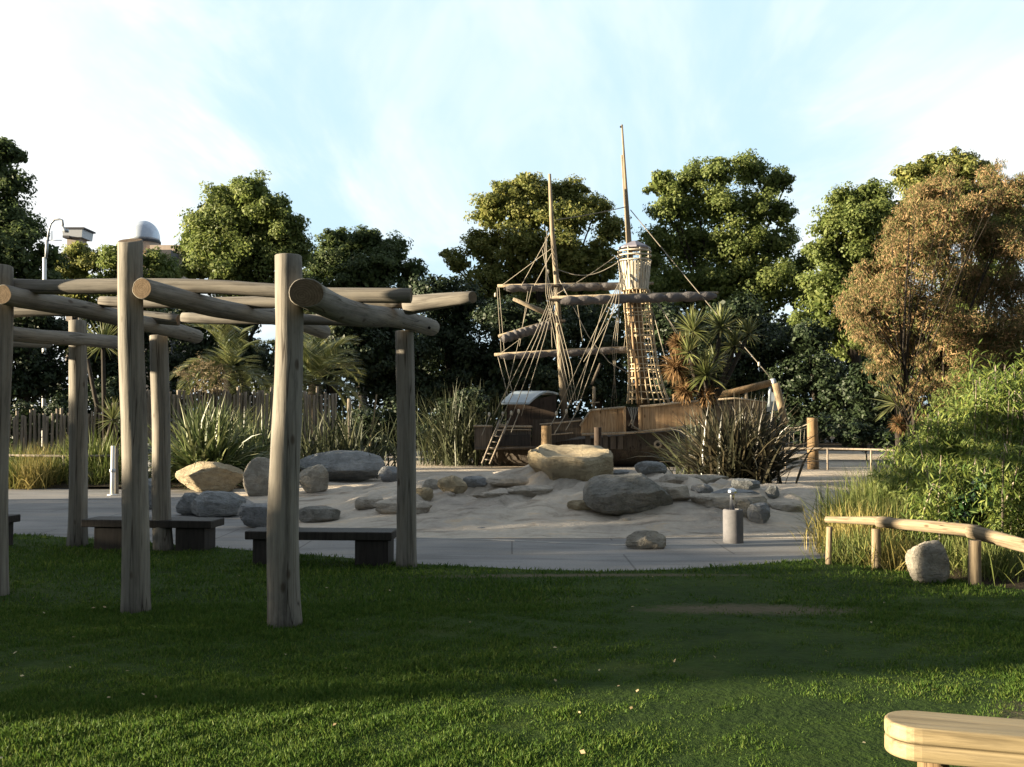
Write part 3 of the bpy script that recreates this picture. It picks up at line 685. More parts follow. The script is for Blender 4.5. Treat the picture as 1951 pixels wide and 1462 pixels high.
# ------------------------------------------------------------------ drinking fountain, white post
df = thing('drinking_fountain', G(1397, 1034), 'grey cylindrical drinking fountain with steel mushroom head on the path edge', 'fountain')
b0 = WM[df.name].translation.copy(); s0 = b0.y/F
m = MB(); rr_ = 19*s0
prof = [(rr_, 0), (rr_, .41), (rr_-.012, .425), (rr_-.03, .425), (rr_-.032, .40), (.01, .40)]
m.lathe(prof, seg=32); link('basin', m.mesh(), M['concrete'], df, Matrix.Translation(b0), True).modifiers.new('e', 'EDGE_SPLIT')
m = MB(); m.lathe([(.034, .39), (.030, .62), (.032, .64)], (-.01, 0, 0), 20); link('stem', m.mesh(), M['steel'], df, Matrix.Translation(b0), True)
m = MB(); m.lathe([(.01, .60), (.05, .615), (.062, .64), (.055, .67), (.03, .69), (.004, .697)], (-.01, 0, 0), 24); link('cap', m.mesh(), M['steel'], df, Matrix.Translation(b0), True)
m = MB(); m.lathe([(.012, 0), (.012, .02)], (0, 0, 0), 10); link('button', m.mesh(), M['black'], df, axis_matrix(b0+Vector((-.01, -.033, .56)), b0+Vector((-.01, -.2, .56))))
wp = thing('white_post', G(214, 944), 'slim white metal post with a collar standing on the path edge', 'post')
b0 = WM[wp.name].translation.copy(); W0 = Matrix.Translation(b0)
m = MB(); m.lathe([(.042, .02), (.042, .50), (.038, .52), (.038, 1.0), (.034, 1.01)], seg=16); link('tube', m.mesh(), M['white_metal'], wp, W0, True)
m = MB(); m.lathe([(.05, .47), (.058, .48), (.058, .53), (.05, .54)], seg=16); link('collar', m.mesh(), M['galv'], wp, W0, True)
m = MB(); m.lathe([(.10, 0), (.10, .015), (.05, .025)], seg=16); link('base_plate', m.mesh(), M['white_metal'], wp, W0, True)
# second dark post next to it
tag(logobj('marker_post', G(221, 941), G(221, 941)+Vector((0, 0, .95)), .045, .04, None), 'thin grey timber post right behind the slim white metal post', 'post')

# ------------------------------------------------------------------ right log rail fence
rf = thing('rail_fence', G(1670, 1083), 'low fence of pale peeled logs in front of the planted bed', 'fence')
def rpost(px, pyb, pyt, r):
    a = G(px, pyb); b = P(px, pyt, a.y); a.z = -.05; logobj('post', a, b, r, r*.95, rf, [M['rail'], M['end']], lump=.06)
rpost(1578, 1078, 1004, .033); rpost(1670, 1084, 1008, .048); rpost(1860, 1116, 1030, .058)
rail = lambda a, b, r0, r1: logobj('rail', P(*a), P(*b), r0, r1, rf, [M['rail'], M['end']], lump=.12, bend=.03)
rail((1573, 992, 11.0), (1700, 999, 10.55), .034, .052); rail((1672, 999, 10.6), (1866, 1015, 9.75), .056, .060); rail((1846, 1014, 9.78), (2060, 1060, 8.9), .062, .065)
rpost(2060, 1150, 1062, .06)

# low rail fences further off
def low_rail(pts, posts, hgt, label, mt='stake', r=.03):
    f = thing('low_rail_fence', pts[0] * 1.0, label, 'fence')
    m = MB(); m.tube([p+Vector((0, 0, hgt)) for p in pts], r, 8); m.build('rail', M[mt], f, smooth=True)
    for p in posts: m = MB(); m.tube([p+Vector((0, 0, -.05)), p+Vector((0, 0, hgt+.02))], r*.9, 8); m.build('post', M[mt], f, smooth=True)
q = [G(1480, 898), G(1560, 897), G(1660, 900), G(1760, 906)]
low_rail(q, [G(1497, 899), G(1577, 898), G(1660, 900), G(1740, 905)], .66, 'low thin rail fence along the back of the sand near the rope bridge')
q = [G(-30, 925), G(60, 926), G(140, 928), G(235, 926)]
low_rail(q, [G(9, 926), G(120, 928)], .70, 'low thin rail fence over the tussocks on the far left')

# ------------------------------------------------------------------ the wooden ship (about 30 m off)
SY = 31.0
def S(px, py, d=0): return P(px, py, SY+d)
ship = thing('pirate_ship', (S(1180, 880).x, SY+1.5, 0), 'wooden play ship with two masts furled sails and slatted crow nest tower', 'ship')
def plankhull():
    # stations: px, sheer py, keel py, half width
    st = [(905, 850, 884, .2), (950, 846, 884, .9), (1030, 842, 886, 1.5), (1110, 834, 890, 1.8), (1200, 826, 892, 1.9), (1300, 816, 893, 1.7), (1390, 803, 893, 1.1), (1450, 792, 890, .45), (1478, 786, 880, .04)]
    m = MB(); vs = []; nr = 8
    for px, ps, pk, hw in st:
        c = S(px, ps, 1.9); zk = S(px, pk, 1.9).z; zk = -.1
        for k in range(2*nr+1):
            t = k/(2*nr)*math.pi; u = math.cos(t); v = math.sin(t)**.55
            vs.append((c.x, c.y+u*hw*-1, c.z-(c.z-zk)*v if 0 < k < 2*nr else c.z))
    k = 2*nr+1
    m.add(vs, [(i*k+j, (i+1)*k+j, (i+1)*k+j+1, i*k+j+1) for i in range(len(st)-1) for j in range(2*nr)])
    m.add([vs[i*k] for i in range(len(st))]+[vs[i*k+2*nr] for i in range(len(st))], [(i, i+1, len(st)+i+1, len(st)+i) for i in range(len(st)-1)])
    m.build('hull', M['hull'], ship)
plankhull()
def panel(name, pts, d, th, mt, parent=ship):     # outline in the ship's side plane, real thickness
    m = MB(); a = [S(px, py, d) for px, py in pts]; b = [p+Vector((0, th, 0)) for p in a]; n = len(a)
    m.add(a+b, [tuple(range(n))[::-1], tuple(range(n, 2*n))]+[(i, (i+1) % n, n+(i+1) % n, n+i) for i in range(n)])
    return m.build(name, M[mt], parent)
# raised bulwarks, sunlit ply
panel('bulwark', [(1107, 826), (1108, 810), (1126, 783), (1188, 778), (1189, 824)], -.05, .09, 'deck')
panel('bulwark', [(1221, 823), (1221, 776), (1345, 764), (1345, 812)], -.05, .09, 'deck')
panel('bulwark', [(1345, 812), (1345, 764), (1400, 760), (1460, 768), (1450, 800)], .0, .09, 'hull')
def bar(name, pts, r, mt, d=0, parent=ship, seg=8):
    m = MB(); m.tube([S(p[0], p[1], p[2] if len(p) > 2 else d) for p in pts], r, seg); return m.build(name, M[mt], parent, smooth=True)
bar('capping_rail', [(1105, 812), (1125, 782), (1190, 776)], .035, 'trim', -.1)
bar('capping_rail', [(1219, 775), (1347, 763)], .035, 'trim', -.1)
bar('capping_rail', [(1345, 763), (1400, 759), (1462, 767)], .03, 'trim', -.05)
bar('rubbing_strake', [(1108, 828), (1200, 825), (1260, 819), (1318, 812)], .04, 'trim', -.12)
for px in (1190, 1219):
    m = MB(); c = S(px, 800, -.08); m.box(c, (.08, .1, .82)); m.build('bulwark_post', M['deck'], ship, bevel=.01)
# dark recess between bulwarks and beam stubs
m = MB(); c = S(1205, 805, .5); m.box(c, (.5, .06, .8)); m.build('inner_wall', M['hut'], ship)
# hull side boards under the strake, slightly paler posts
for i, px in enumerate((1120, 1137, 1153, 1168, 1182)):
    m = MB(); m.box(S(px, 843, .02), (.16, .05, .42)); m.build('side_board', M['stern'], ship)
m = MB(); m.lathe([(.055, 0), (.12, 0), (.13, .03), (.12, .06), (.055, .06)], seg=20)
pc = S(1253, 847, .05); pw = axis_matrix(pc, pc+Vector((0, -1, 0))); po = link('porthole', m.mesh(), M['trim'], ship, pw, True)
m = MB(); m.lathe([(.06, .0), (.06, .02)], seg=16); link('porthole_glass', m.mesh(), M['black'], po, pw @ Matrix.Translation((0, 0, .045)))
# stern: grey boarded box, deckhouse with curved roof
panel('stern_box', [(904, 857), (904, 813), (938, 813), (934, 857)], -.7, 1.5, 'stern')
panel('stern_box', [(946, 857), (948, 814), (1012, 814), (1012, 857)], -.5, 1.3, 'stern')
bar('stern_rail', [(902, 812), (938, 812)], .03, 'trim', -.75); bar('stern_rail', [(948, 813), (1014, 813)], .03, 'trim', -.55)
bar('stern_rail', [(948, 819), (1012, 819)], .018, 'trim', -.55)
bar('stern_rail', [(904, 856), (1030, 852)], .03, 'stern', -.75)
panel('lower_board', [(945, 850), (945, 830), (1010, 828), (1010, 850)], -.62, .1, 'dark_wood')
panel('side_wall', [(1012, 850), (1016, 800), (1110, 796), (1110, 830), (1050, 846)], .05, .08, 'hull')
bar('deck_rail', [(1028, 809), (1092, 803)], .022, 'trim', -.3); bar('deck_rail', [(1044, 829), (1092, 825)], .02, 'trim', -.3)
bar('deck_rail', [(1062, 806), (1108, 801)], .025, 'trim', -.05)
hutb = MB(); a = S(994, 780, .4); x0, x1 = S(958, 780, .4).x, S(1062, 780, 1.4).x; zt = S(994, 766, .4).z; zb_ = S(994, 815, .4).z
ya, yb = SY+.3, SY+2.2
panel('deckhouse', [(965, 815), (965, 768), (1008, 764), (1060, 752), (1060, 815)], .5, 1.6, 'hut')
def curved_roof():
    m = MB(); vs = []; n = 10
    # barrel roof: near edge from (955,766) to (1008,766), crest at (1000,749)-(1062,748)
    for i in range(n+1):
        t = i/n; z0 = -.0
        near = S(955+53*t, 767, .2); far = S(1000+64*t, 749, 1.9)
        for j in range(7):
            u = j/6; p = near.lerp(far, u); p.z += .16*math.sin(math.pi*min(1, u*1.0))*1.2; vs.append(p)
    k = 7
    top = [(i*k+j, (i+1)*k+j, (i+1)*k+j+1, i*k+j+1) for i in range(n) for j in range(6)]
    N0 = len(vs); vs2 = vs+[v-Vector((0, 0, .06)) for v in vs]
    bot = [tuple(q+N0 for q in f)[::-1] for f in top]
    rim = []
    for j in range(6): rim += [(j, j+1, N0+j+1, N0+j), (n*k+j+1, n*k+j, N0+n*k+j, N0+n*k+j+1)]
    for i in range(n): rim += [((i+1)*k, i*k, N0+i*k, N0+(i+1)*k), (i*k+6, (i+1)*k+6, N0+(i+1)*k+6, N0+i*k+6)]
    m.add(vs2, top+bot+rim); return m.build('curved_roof', M['roofp'], ship, smooth=True)
o = curved_roof(); o.modifiers.new('e', 'EDGE_SPLIT').split_angle = R(30)
# ladder at the stern
lad = thing('ladder', S(925, 884, -1.1), 'short wooden ladder leaning against the stern of the ship', 'ladder')
for a, b in (((918, 883), (952, 800)), ((933, 884), (968, 802))): m = MB(); m.tube([S(*a, -1.2), S(*b, -.75)], .025, 6); m.build('side_rail', M['stake'], lad, smooth=True)
for k in range(7):
    t = .09+k*.135; a = S(918+34*t, 883-83*t, -1.2+.45*t); b = S(933+35*t, 884-82*t, -1.2+.45*t); m = MB(); m.tube([a, b], .02, 6); m.build('rung', M['stake'], lad, smooth=True)

# masts, yards, sails
def mast(pts, rs, name='mast'): m = MB(); m.tube([S(*p) for p in pts], rs, 12); return m.build(name, M['mast'], ship, smooth=True)
mast([(1047, 332, 1.0), (1052, 440, 1.0), (1060, 530, 1.0), (1068, 680, 1.0), (1078, 830, 1.0)], [.05, .075, .09, .11, .12])
mast([(1185, 238, 1.5), (1192, 350, 1.5), (1199, 460, 1.5), (1206, 560, 1.5), (1216, 690, 1.5), (1226, 830, 1.5)], [.03, .05, .075, .10, .13, .15])
mast([(1185, 296, 1.75), (1196, 470, 1.6)], [.035, .05], 'topmast')
m = MB(); m.tube([S(1184, 243, 1.5), S(1181.5, 241, 1.5)], .03, 6); m.build('mast_hook', M['black'], ship)
def yard(a, b, r0, r1, sail=None, d=1.0, mt='mast', seedn=0):
    m = MB(); A, B = S(*a), S(*b); m.tube([A, A.lerp(B, .5), B], [r0, max(r0, r1)*1.15, r1], 10); y = m.build('yard', M[mt], ship, smooth=True)
    if sail:
        t0, t1, rr = sail; n = 60; vs = []; seg = 12; fs = []
        ax = (B-A).normalized(); sd = ax.cross(Vector((0, 0, 1))).normalized(); up = sd.cross(ax)
        for i in range(n+1):
            t = t0+(t1-t0)*i/n; c = A.lerp(B, t)-up*rr*.75-sd*.0
            pinch = abs(math.sin(i/n*math.pi*9)); r = rr*(.72+.42*pinch**.5)*(1+.15*noise.noise(Vector((i*.3, seedn, 0))))*(.5+.5*min(1, i/4, (n-i)/4))
            for k in range(seg):
                a_ = 2*math.pi*k/seg; q = 1+.14*noise.noise(Vector((i*.25, math.cos(a_)*1.5, math.sin(a_)*1.5+seedn)))
                vs.append(c+(up*math.sin(a_)*1.0+sd*math.cos(a_))*r*q)
        for i in range(n):
            for k in range(seg): fs.append((i*seg+k, i*seg+(k+1) % seg, (i+1)*seg+(k+1) % seg, (i+1)*seg+k))
        fs += [tuple(range(seg)), tuple(n*seg+k for k in range(seg))]
        m = MB(); m.add(vs, fs); m.build('furled_sail', M['sail'], y, W=Matrix.Translation(A) if False else None, smooth=True)
    return y
yard((948, 545, 1.7), (1245, 540, 2.4), .05, .05, (.04, .96, .12), seedn=1)
yard((1052, 568, .5), (1368, 558, 1.4), .06, .04, (.03, .99, .14), seedn=2)
yard((942, 676, 1.3), (1240, 660, 2.2), .05, .05, (.02, .98, .10), seedn=3)
yard((978, 570, .4), (1068, 609, .9), .05, .07)
yard((950, 641, .2), (1064, 608, .85), .05, .05, (.02, .86, .14), seedn=4)
# truck plate where the yard meets the mast
for (px, py, dd) in ((1056, 572, .6), (1060, 545, .9), (1067, 612, .8)):
    m = MB(); m.box(S(px, py, dd), (.34, .3, .07)); m.build('mast_collar', M['hull'], ship, bevel=.01)

# crow's nest
nc = S(1209, 500, 1.5); sN = nc.y/F
nest = bpy.data.objects.new('nest', None)
def zpy(py): return P(1209, py, nc.y).z
NW = Matrix.Translation((nc.x, nc.y, 0))
m = MB(); r1 = 31*sN
m.lathe([(.03, zpy(459)), (.12, zpy(460)), (r1*.95, zpy(471)), (r1, zpy(472)), (r1, zpy(475)), (r1*.9, zpy(475.5))], seg=8)
nroof = link('nest_roof', m.mesh(), M['lead'], ship, NW)
def ring(z, r, th, name, mt, parent, cx=0, seg=28):
    m = MB(); m.tube([(cx+r*math.cos(2*math.pi*k/seg), r*math.sin(2*math.pi*k/seg), z) for k in range(seg+1)], th, 6, False); return link(name, m.mesh(), M[mt], parent, NW, True)
for py, r_ in ((480, 31), (488, 31.5), (498, 31.5)): ring(zpy(py), r_*sN, .028, 'nest_hoop', 'slat', ship)
for k in range(8):
    a = 2*math.pi*(k+.3)/8; m = MB(); m.tube([(math.cos(a)*29*sN, math.sin(a)*29*sN, zpy(473)), (math.cos(a)*29*sN, math.sin(a)*29*sN, zpy(500))], .022, 6); link('nest_strut', m.mesh(), M['slat'], ship, NW, True)
ns = 30
for k in range(ns):
    a = 2*math.pi*k/ns; c, s_ = math.cos(a), math.sin(a); rt, rb = 30.5*sN, 25.5*sN
    m = MB(); t = Vector((-s_, c, 0))*.036; o_ = Vector((c, s_, 0))*.012
    vs = [Vector((c*r, s_*r, z))+q for r, z in ((rb, zpy(552)), (rt, zpy(501))) for q in (-t-o_, t-o_, t+o_, -t+o_)]
    m.add(vs, [(3, 2, 1, 0), (4, 5, 6, 7), (0, 1, 5, 4), (1, 2, 6, 5), (2, 3, 7, 6), (3, 0, 4, 7)]); link('nest_slat', m.mesh(), M['slat'], ship, NW)
# pale canvas screen on the right of the nest
m = MB(); vs = []
for z, r in ((zpy(551), 23*sN), (zpy(508), 29*sN)):
    for k in range(9): a = R(-75+k*13); vs.append((math.cos(a)*r, math.sin(a)*r, z))
m.add(vs, [(k, k+1, 10+k, 9+k) for k in range(8)]); o = link('nest_screen', m.mesh(), M['slat'], ship, NW, True); sd_ = o.modifiers.new('s', 'SOLIDIFY'); sd_.thickness = .012
ring(zpy(553), 25*sN, .035, 'net_hoop', 'net', ship)
# climbing net tube down to the deck
levels = [(553, 1213, 25), (590, 1215, 25.5), (595, 1216, 25.5), (632, 1219, 26), (670, 1223, 27), (705, 1227, 29), (740, 1231, 34), (772, 1236, 42)]
def lvl(py):
    for (p0, c0, r0), (p1, c1, r1) in zip(levels[:-1], levels[1:]):
        if p0 <= py <= p1:
            t = (py-p0)/(p1-p0); return (c0+(c1-c0)*t, r0+(r1-r0)*t)
    return levels[-1][1:]
net = MB(); nv = 22
for k in range(nv):
    a = 2*math.pi*k/nv; pts = []
    for py in range(553, 773, 12):
        cx_, r_ = lvl(py); c = P(cx_, py, nc.y); wv = 1+.03*noise.noise(Vector((k, py*.05, 0))); pts.append(c+Vector((math.cos(a), math.sin(a), 0))*r_*sN*wv)
    net.tube(pts, .019, 5)
for py in np.arange(563, 772, 13.2):
    cx_, r_ = lvl(py); c = P(cx_, py, nc.y)
    net.tube([c+Vector((math.cos(2*math.pi*k/nv)*r_*sN, math.sin(2*math.pi*k/nv)*r_*sN, .02*noise.noise(Vector((k % nv, py, 2))))) for k in range(nv+1)], .017, 5, False)
net.build('climbing_net', M['net'], ship, smooth=True)
for py in (597, 640, 703):
    cx_, r_ = lvl(py); c = P(cx_, py, nc.y); m = MB(); m.tube([c+Vector((math.cos(2*math.pi*k/24), math.sin(2*math.pi*k/24), 0))*r_*sN*1.02 for k in range(25)], .02, 6, False); m.build('net_hoop', M['net'], ship, smooth=True)
# inner ladder and side pole of the net tower
bar('tower_trunk', [(1206, 553, 1.4), (1213, 640, 1.4), (1226, 775, 1.4)], .23, 'post', seg=6)
bar('tower_ladder', [(1199, 555, 1.1), (1205, 640, 1.0), (1216, 770, .9)], .04, 'deck')
for k in range(16):
    py = 562+k*13; a = S(1189+.06*(py-560), py, 1.0); b = S(1203+.07*(py-560), py, 1.0); m = MB(); m.tube([a, b], .018, 5); m.build('ladder_rung', M['trim'], ship)
m = MB()
for k in range(6): m.tube([S(1196+k*4, 776, .2), S(1204+2*math.sin(k*2), 800+3*k, -.1), S(1198+k*6, 812+2*k, -.2)], .014, 5)
m.build('loose_rope', M['rope'], ship, smooth=True)
# deck fittings
bar('deck_post', [(1131, 780, .5), (1132, 737, .5)], .055, 'mast'); bar('deck_post_peg', [(1124, 768, .45), (1142, 767, .45)], .02, 'trim')
bar('deck_post', [(1144, 693, .8), (1127, 734, .8)], .045, 'stern')
bar('deck_post', [(1284, 772, .8), (1284, 752, .8)], .05, 'deck')
bar('bowsprit', [(1340, 760, .9), (1404, 746, .9), (1472, 729, .9)], .115, 'post', seg=14)
bar('bowsprit_cap', [(1469, 730, .9), (1477, 728, .9)], .13, 'galv', seg=14)
bar('bow_stay_post', [(1421, 748, .9), (1424, 785, .9)], .06, 'trim')
bar('bow_stay_post', [(1467, 735, .9), (1466, 775, .9)], .05, 'roofp')
panel('bow_board', [(1462, 785), (1466, 745), (1484, 752), (1482, 782)], 1.3, .08, 'roofp')
# rigging
def rope(pts, r=.012, sag=0, parent=ship, name='rope'):
    A = [S(*p) for p in pts]
    if len(A) == 2:
        n = 12; A = [A[0].lerp(A[1], i/n)-Vector((0, 0, sag*math.sin(math.pi*i/n))) for i in range(n+1)]
    m = MB(); m.tube(A, r, 5); return m.build(name, M['rope'], parent, smooth=True)
rope([(1054, 420, 1), (1195, 394, 1.5)], .016, .03); rope([(1058, 512, 1), (1184, 496, 1.0)], .016, .35)
rope([(1062, 560, .9), (1180, 484, 1.3)], .014, .05); rope([(1201, 400, 1.5), (1470, 722, .9)], .016, .03)
rope([(1212, 520, 1.3), (1330, 690, .7)], .015); rope([(1243, 555, 1.2), (1290, 640, .8)], .013); rope([(1243, 590, 1.2), (1272, 700, .5)], .013)
rope([(1059, 520, 1), (1120, 640, .4), (1160, 690, .3), (1198, 712, .6)], .015)
rope([(1056, 470, 1), (955, 545, 1.7)], .012); rope([(1056, 430, 1), (993, 545, 1.7)], .012); rope([(1058, 470, 1), (1018, 545, 1.4)], .012)
for i in range(4): rope([(1061+i, 540, .9), (1018+i*7, 640, 0), (942+i*17, 790+i, -.7)], .012)
for i in range(4): rope([(1036-i*3+6, 440+i*12, 1), (1040+i*4, 560, .6), (1068+i*7, 700, .2), (1086+i*4, 770, -.2)], .010)
for i, (bx, by) in enumerate(((1058, 790), (1079, 784), (1100, 780), (1112, 690))): rope([(1190-i*3, 520, 1), (1158+i*7, 580, .6), (bx, by, -.3)], .013)
for i in range(3): rope([(1182+i*3, 530, 1.0), (1176-i*5, 660, .9), (1164+i*6, 776, .9)], .009)
for a, b in (((947, 548, 1.6), (955, 672, 1.2)), ((951, 548, 1.6), (961, 672, 1.2)), ((949, 682, 1.2), (968, 755, .3)), ((960, 682, 1.2), (978, 755, .3)), ((1006, 555, 1.6), (990, 660, 1.0)), ((956, 672, .6), (1056, 600, .7)), ((1014, 545, 1.4), (960, 768, .2)), ((1196, 596, 1.8), (1188, 672, 2)), ((1100, 580, 1.2), (1110, 650, 1.9)), ((1048, 560, .9), (1052, 665, 1.0)), ((1150, 580, .5), (1098, 770, -.4))):
    rope([a, b], .010)
for i, (bx, by) in enumerate(((932, 790), (958, 789), (974, 787), (988, 784), (1060, 788), (1079, 784), (1100, 778), (944, 562), (1044, 518), (1446, 694))):
    m = MB(); c = S(bx, by, -.65 if i < 4 else -.3 if i < 7 else .9); m.lathe([(.01, -.07), (.035, -.05), (.04, 0), (.035, .05), (.01, .07)], c, 8); m.build('pulley_block', M['slat'], ship, smooth=True)
for i, (bx, by) in enumerate(((932, 790), (958, 789), (974, 787), (988, 784))):
    m = MB(); m.tube([S(bx, by+4, -.65), S(bx-14, by+40, -.85)], .014, 5); m.build('shroud_tail', M['rope'], ship)
for i, (bx, by) in enumerate(((1060, 788), (1079, 784), (1100, 778))):
    m = MB(); m.tube([S(bx, by+4, -.35), S(bx-22, by+42, -.6)], .014, 5); m.build('shroud_tail', M['rope'], ship)
# mooring posts near the ship
def mpost(px, pyt, pyb, Y, r, label, mats, lean=0):
    b = G(px, pyb) if Y is None else P(px, pyb, Y); Y = b.y; t = P(px+lean, pyt, Y)
    o = logobj('mooring_post', Vector((b.x, b.y, min(b.z, -.02) if lean == 0 else b.z)), t, r, r*.95, None, mats); tag(o, label, 'post')
mpost(1041, 812, 900, 28.5, .15, 'thick orange brown post beside the stern deck rails', [M['post'], M['end']])
mpost(1138, 815, 905, 28.0, .11, 'dark square looking post in front of the ship hull', [M['hut'], M['hut']])
mpost(1548, 797, 896, None, .17, 'stout brown post at the end of the rope bridge', [M['post'], M['end']])
mpost(1478, 808, 731, 31.5, .12, 'leaning pale post lashed beside the bowsprit', [M['rail'], M['end']], 17)
rb = thing('rope_bridge', S(1515, 870, .5), 'sagging rope net bridge between leaning post and stout brown post', 'rope bridge')
def rrope(pts, name='rope', r=.014): A = [S(*p) for p in pts]; m = MB(); m.tube(A, r, 5); m.build(name, M['rope'], rb, smooth=True)
rrope([(1486, 806, .4), (1500, 816, .2), (1522, 815, -.3), (1545, 806, -.9)]); rrope([(1484, 818, 1.2), (1505, 824, .6), (1543, 814, -.5)]); rrope([(1486, 792, .5), (1505, 826, .4), (1522, 852, .4)])
for px in (1497, 1505, 1513, 1526, 1533): rrope([(px, 817, 0), (px-1, 835, 0), (px-2, 853, 0)], 'net_strand', .008)
rrope([(1484, 853, .4), (1543, 853, -.6)])

# ------------------------------------------------------------------ vegetation builders
def lobes_world(lobes, Y, spread=.5):
    out = []
    for i, l in enumerate(lobes):
        px, py, r = l[:3]; dy = l[3] if len(l) > 3 else random.uniform(-spread, spread)*r*Y/F
        out.append((P(px, py, Y+dy), r*(Y+dy)/F))
    return out
def crown_pts(LB, size, dens, clump=.30, sq=.9, inner=.25):
    Cn = []; Nn = []; Sz = []
    for c, r in LB:
        k = max(10, int(26*(.3/clump)**2)); d = unit(rng.normal(size=(k, 3))); d[:, 2] = np.where(d[:, 2] < -.5, -d[:, 2]*.4, d[:, 2])
        cc = np.array(c)+d*np.array([1, 1, sq])*r*rng.uniform(.62, 1.0, (k, 1)); cr = r*clump*rng.uniform(.6, 1.35, k)
        n = int(dens*4*math.pi*r*r/(size*size*.3)/k)+4
        off = rng.normal(size=(k, n, 3)); off = unit(off)*(rng.random((k, n, 1))**.45)
        pts = cc[:, None]+off*cr[:, None, None]*np.array([1, 1, .75]); nr = unit(off*.9+d[:, None]*.6+rng.normal(size=off.shape)*.5+np.array([0, 0, .35]))
        Cn.append(pts.reshape(-1, 3)); Nn.append(nr.reshape(-1, 3)); Sz.append(np.full(k*n, size))
        m_ = int(inner*k*n*.25); q = unit(rng.normal(size=(m_, 3)))*(rng.random((m_, 1))**.5)*r*.72
        Cn.append(np.array(c)+q); Nn.append(unit(rng.normal(size=(m_, 3)))); Sz.append(np.full(m_, size*1.9))
    return np.concatenate(Cn), np.concatenate(Nn), np.concatenate(Sz)
def tree(name, lobes, Y, mt, label, catg='tree', size=.16, dens=.55, trunk=None, group=None, clump=.36, asp=.6, inner=.5, spread=.5, droop=.25, limb=1):
    if name == 'broadleaf_tree': lobes = [(l[0], l[1], l[2]*1.1) for l in lobes]; inner = 1.3
    LB = lobes_world(lobes, Y, spread)
    bx = sum(c.x*r for c, r in LB)/sum(r for c, r in LB); tx = trunk if trunk is not None else bx
    root = thing(name, (tx, Y, 0), label, catg, group)
    Cn, Nn, Sz = crown_pts(LB, size, dens, clump, inner=inner)
    ok = Cn[:, 2] > .02; Cn, Nn, Sz = Cn[ok], Nn[ok], Sz[ok]
    V = leaves(Cn, Nn, Sz, asp, droop); me = npmesh('crown', V, 4, len(Cn)); recentre(me, root.location)
    link('crown' if catg == 'tree' else 'foliage', me, M[mt], root, WM[root.name])
    # trunk and limbs
    m = MB(); zt = max(c.z for c, r in LB); big = max(r for c, r in LB); tr = max(.02, zt*.022)*limb
    base = Vector((tx, Y, -.1)); mid = Vector((tx+random.uniform(-.03, .03)*zt, Y, zt*.42)); top = Vector((bx, Y, zt*.8))
    m.tube([base, base.lerp(mid, .5)+Vector((.02*zt, 0, 0)), mid, top], [tr*1.3, tr, tr*.8, tr*.25], 10)
    for c, r in LB:
        st = base.lerp(mid, random.uniform(.6, 1)) if c.z > mid.z else base.lerp(mid, .5*c.z/max(mid.z, .1)+.1)
        m.tube([st, st.lerp(c, .5)+Vector((0, 0, .08*r)), c, c+Vector((0, 0, r*.5))], [tr*.4, tr*.22, tr*.1, tr*.03], 6)
    link('trunk' if catg == 'tree' else 'stems', m.mesh(), M['bark'], root, Matrix.Identity(4), True)
    return root
# big trees behind
tree('broadleaf_tree', [(0, 292, 38), (38, 300, 14), (-60, 340, 70), (14, 350, 40), (-20, 420, 75), (38, 440, 42), (10, 510, 80), (90, 490, 30), (-90, 500, 90), (70, 540, 50), (-20, 600, 90)], 50, 'leaf_dark', 'tall dark tree cut off by the left edge of the photo', size=.2, dens=.8, trunk=-27)
tree('broadleaf_tree', [(150, 480, 26), (140, 520, 36), (180, 500, 28), (110, 520, 30), (150, 560, 50)], 64, 'leaf_yellow', 'small yellow green tree in front of the control tower', size=.17, dens=.8)
tree('broadleaf_tree', [(215, 490, 30), (250, 478, 24), (240, 520, 40), (295, 500, 30), (320, 520, 30), (270, 560, 50), (205, 545, 36)], 60, 'leaf_green', 'low green tree right below the silver dome', size=.17, dens=.8)
tree('broadleaf_tree', [(478, 372, 44), (425, 385, 42), (520, 405, 48), (400, 430, 46), (460, 440, 66), (545, 440, 40), (378, 465, 42), (430, 500, 60), (520, 480, 60), (372, 510, 36), (565, 480, 30), (480, 545, 70)], 50, 'leaf_green', 'full rounded green tree between the dome and the pergola posts', size=.16, dens=.9)
tree('broadleaf_tree', [(640, 465, 34), (700, 462, 34), (750, 478, 34), (660, 505, 48), (730, 510, 48), (610, 510, 40), (785, 515, 26), (690, 560, 70), (600, 570, 50), (780, 560, 40)], 56, 'leaf_dark', 'broad dark tree behind the long top log of the pergola', size=.17, dens=.9)
tree('broadleaf_tree', [(1000, 352, 30), (965, 378, 42), (1040, 370, 34), (1090, 372, 38), (935, 408, 40), (1010, 410, 50), (1080, 420, 50), (1135, 400, 32), (1165, 440, 34), (920, 470, 42), (990, 480, 60), (1070, 490, 60), (1140, 500, 55), (870, 500, 26), (930, 540, 55), (1010, 560, 70), (1110, 570, 70), (850, 485, 12)], 54, 'leaf_yellow', 'yellow tinged tree behind the rear mast', size=.16, dens=.72)
tree('broadleaf_tree', [(1262, 350, 32), (1320, 345, 38), (1370, 330, 36), (1425, 325, 38), (1470, 350, 34), (1500, 345, 14), (1285, 400, 48), (1360, 395, 52), (1440, 400, 50), (1490, 410, 28), (1250, 460, 36), (1310, 470, 60), (1400, 470, 66), (1475, 470, 44), (1240, 500, 30), (1270, 550, 60), (1360, 560, 80), (1450, 550, 70), (1510, 520, 34), (1535, 560, 44), (1540, 500, 24), (1225, 600, 60)], 55, 'leaf_green', 'tall wide green tree directly right of the crow nest tower', size=.16, dens=.72)
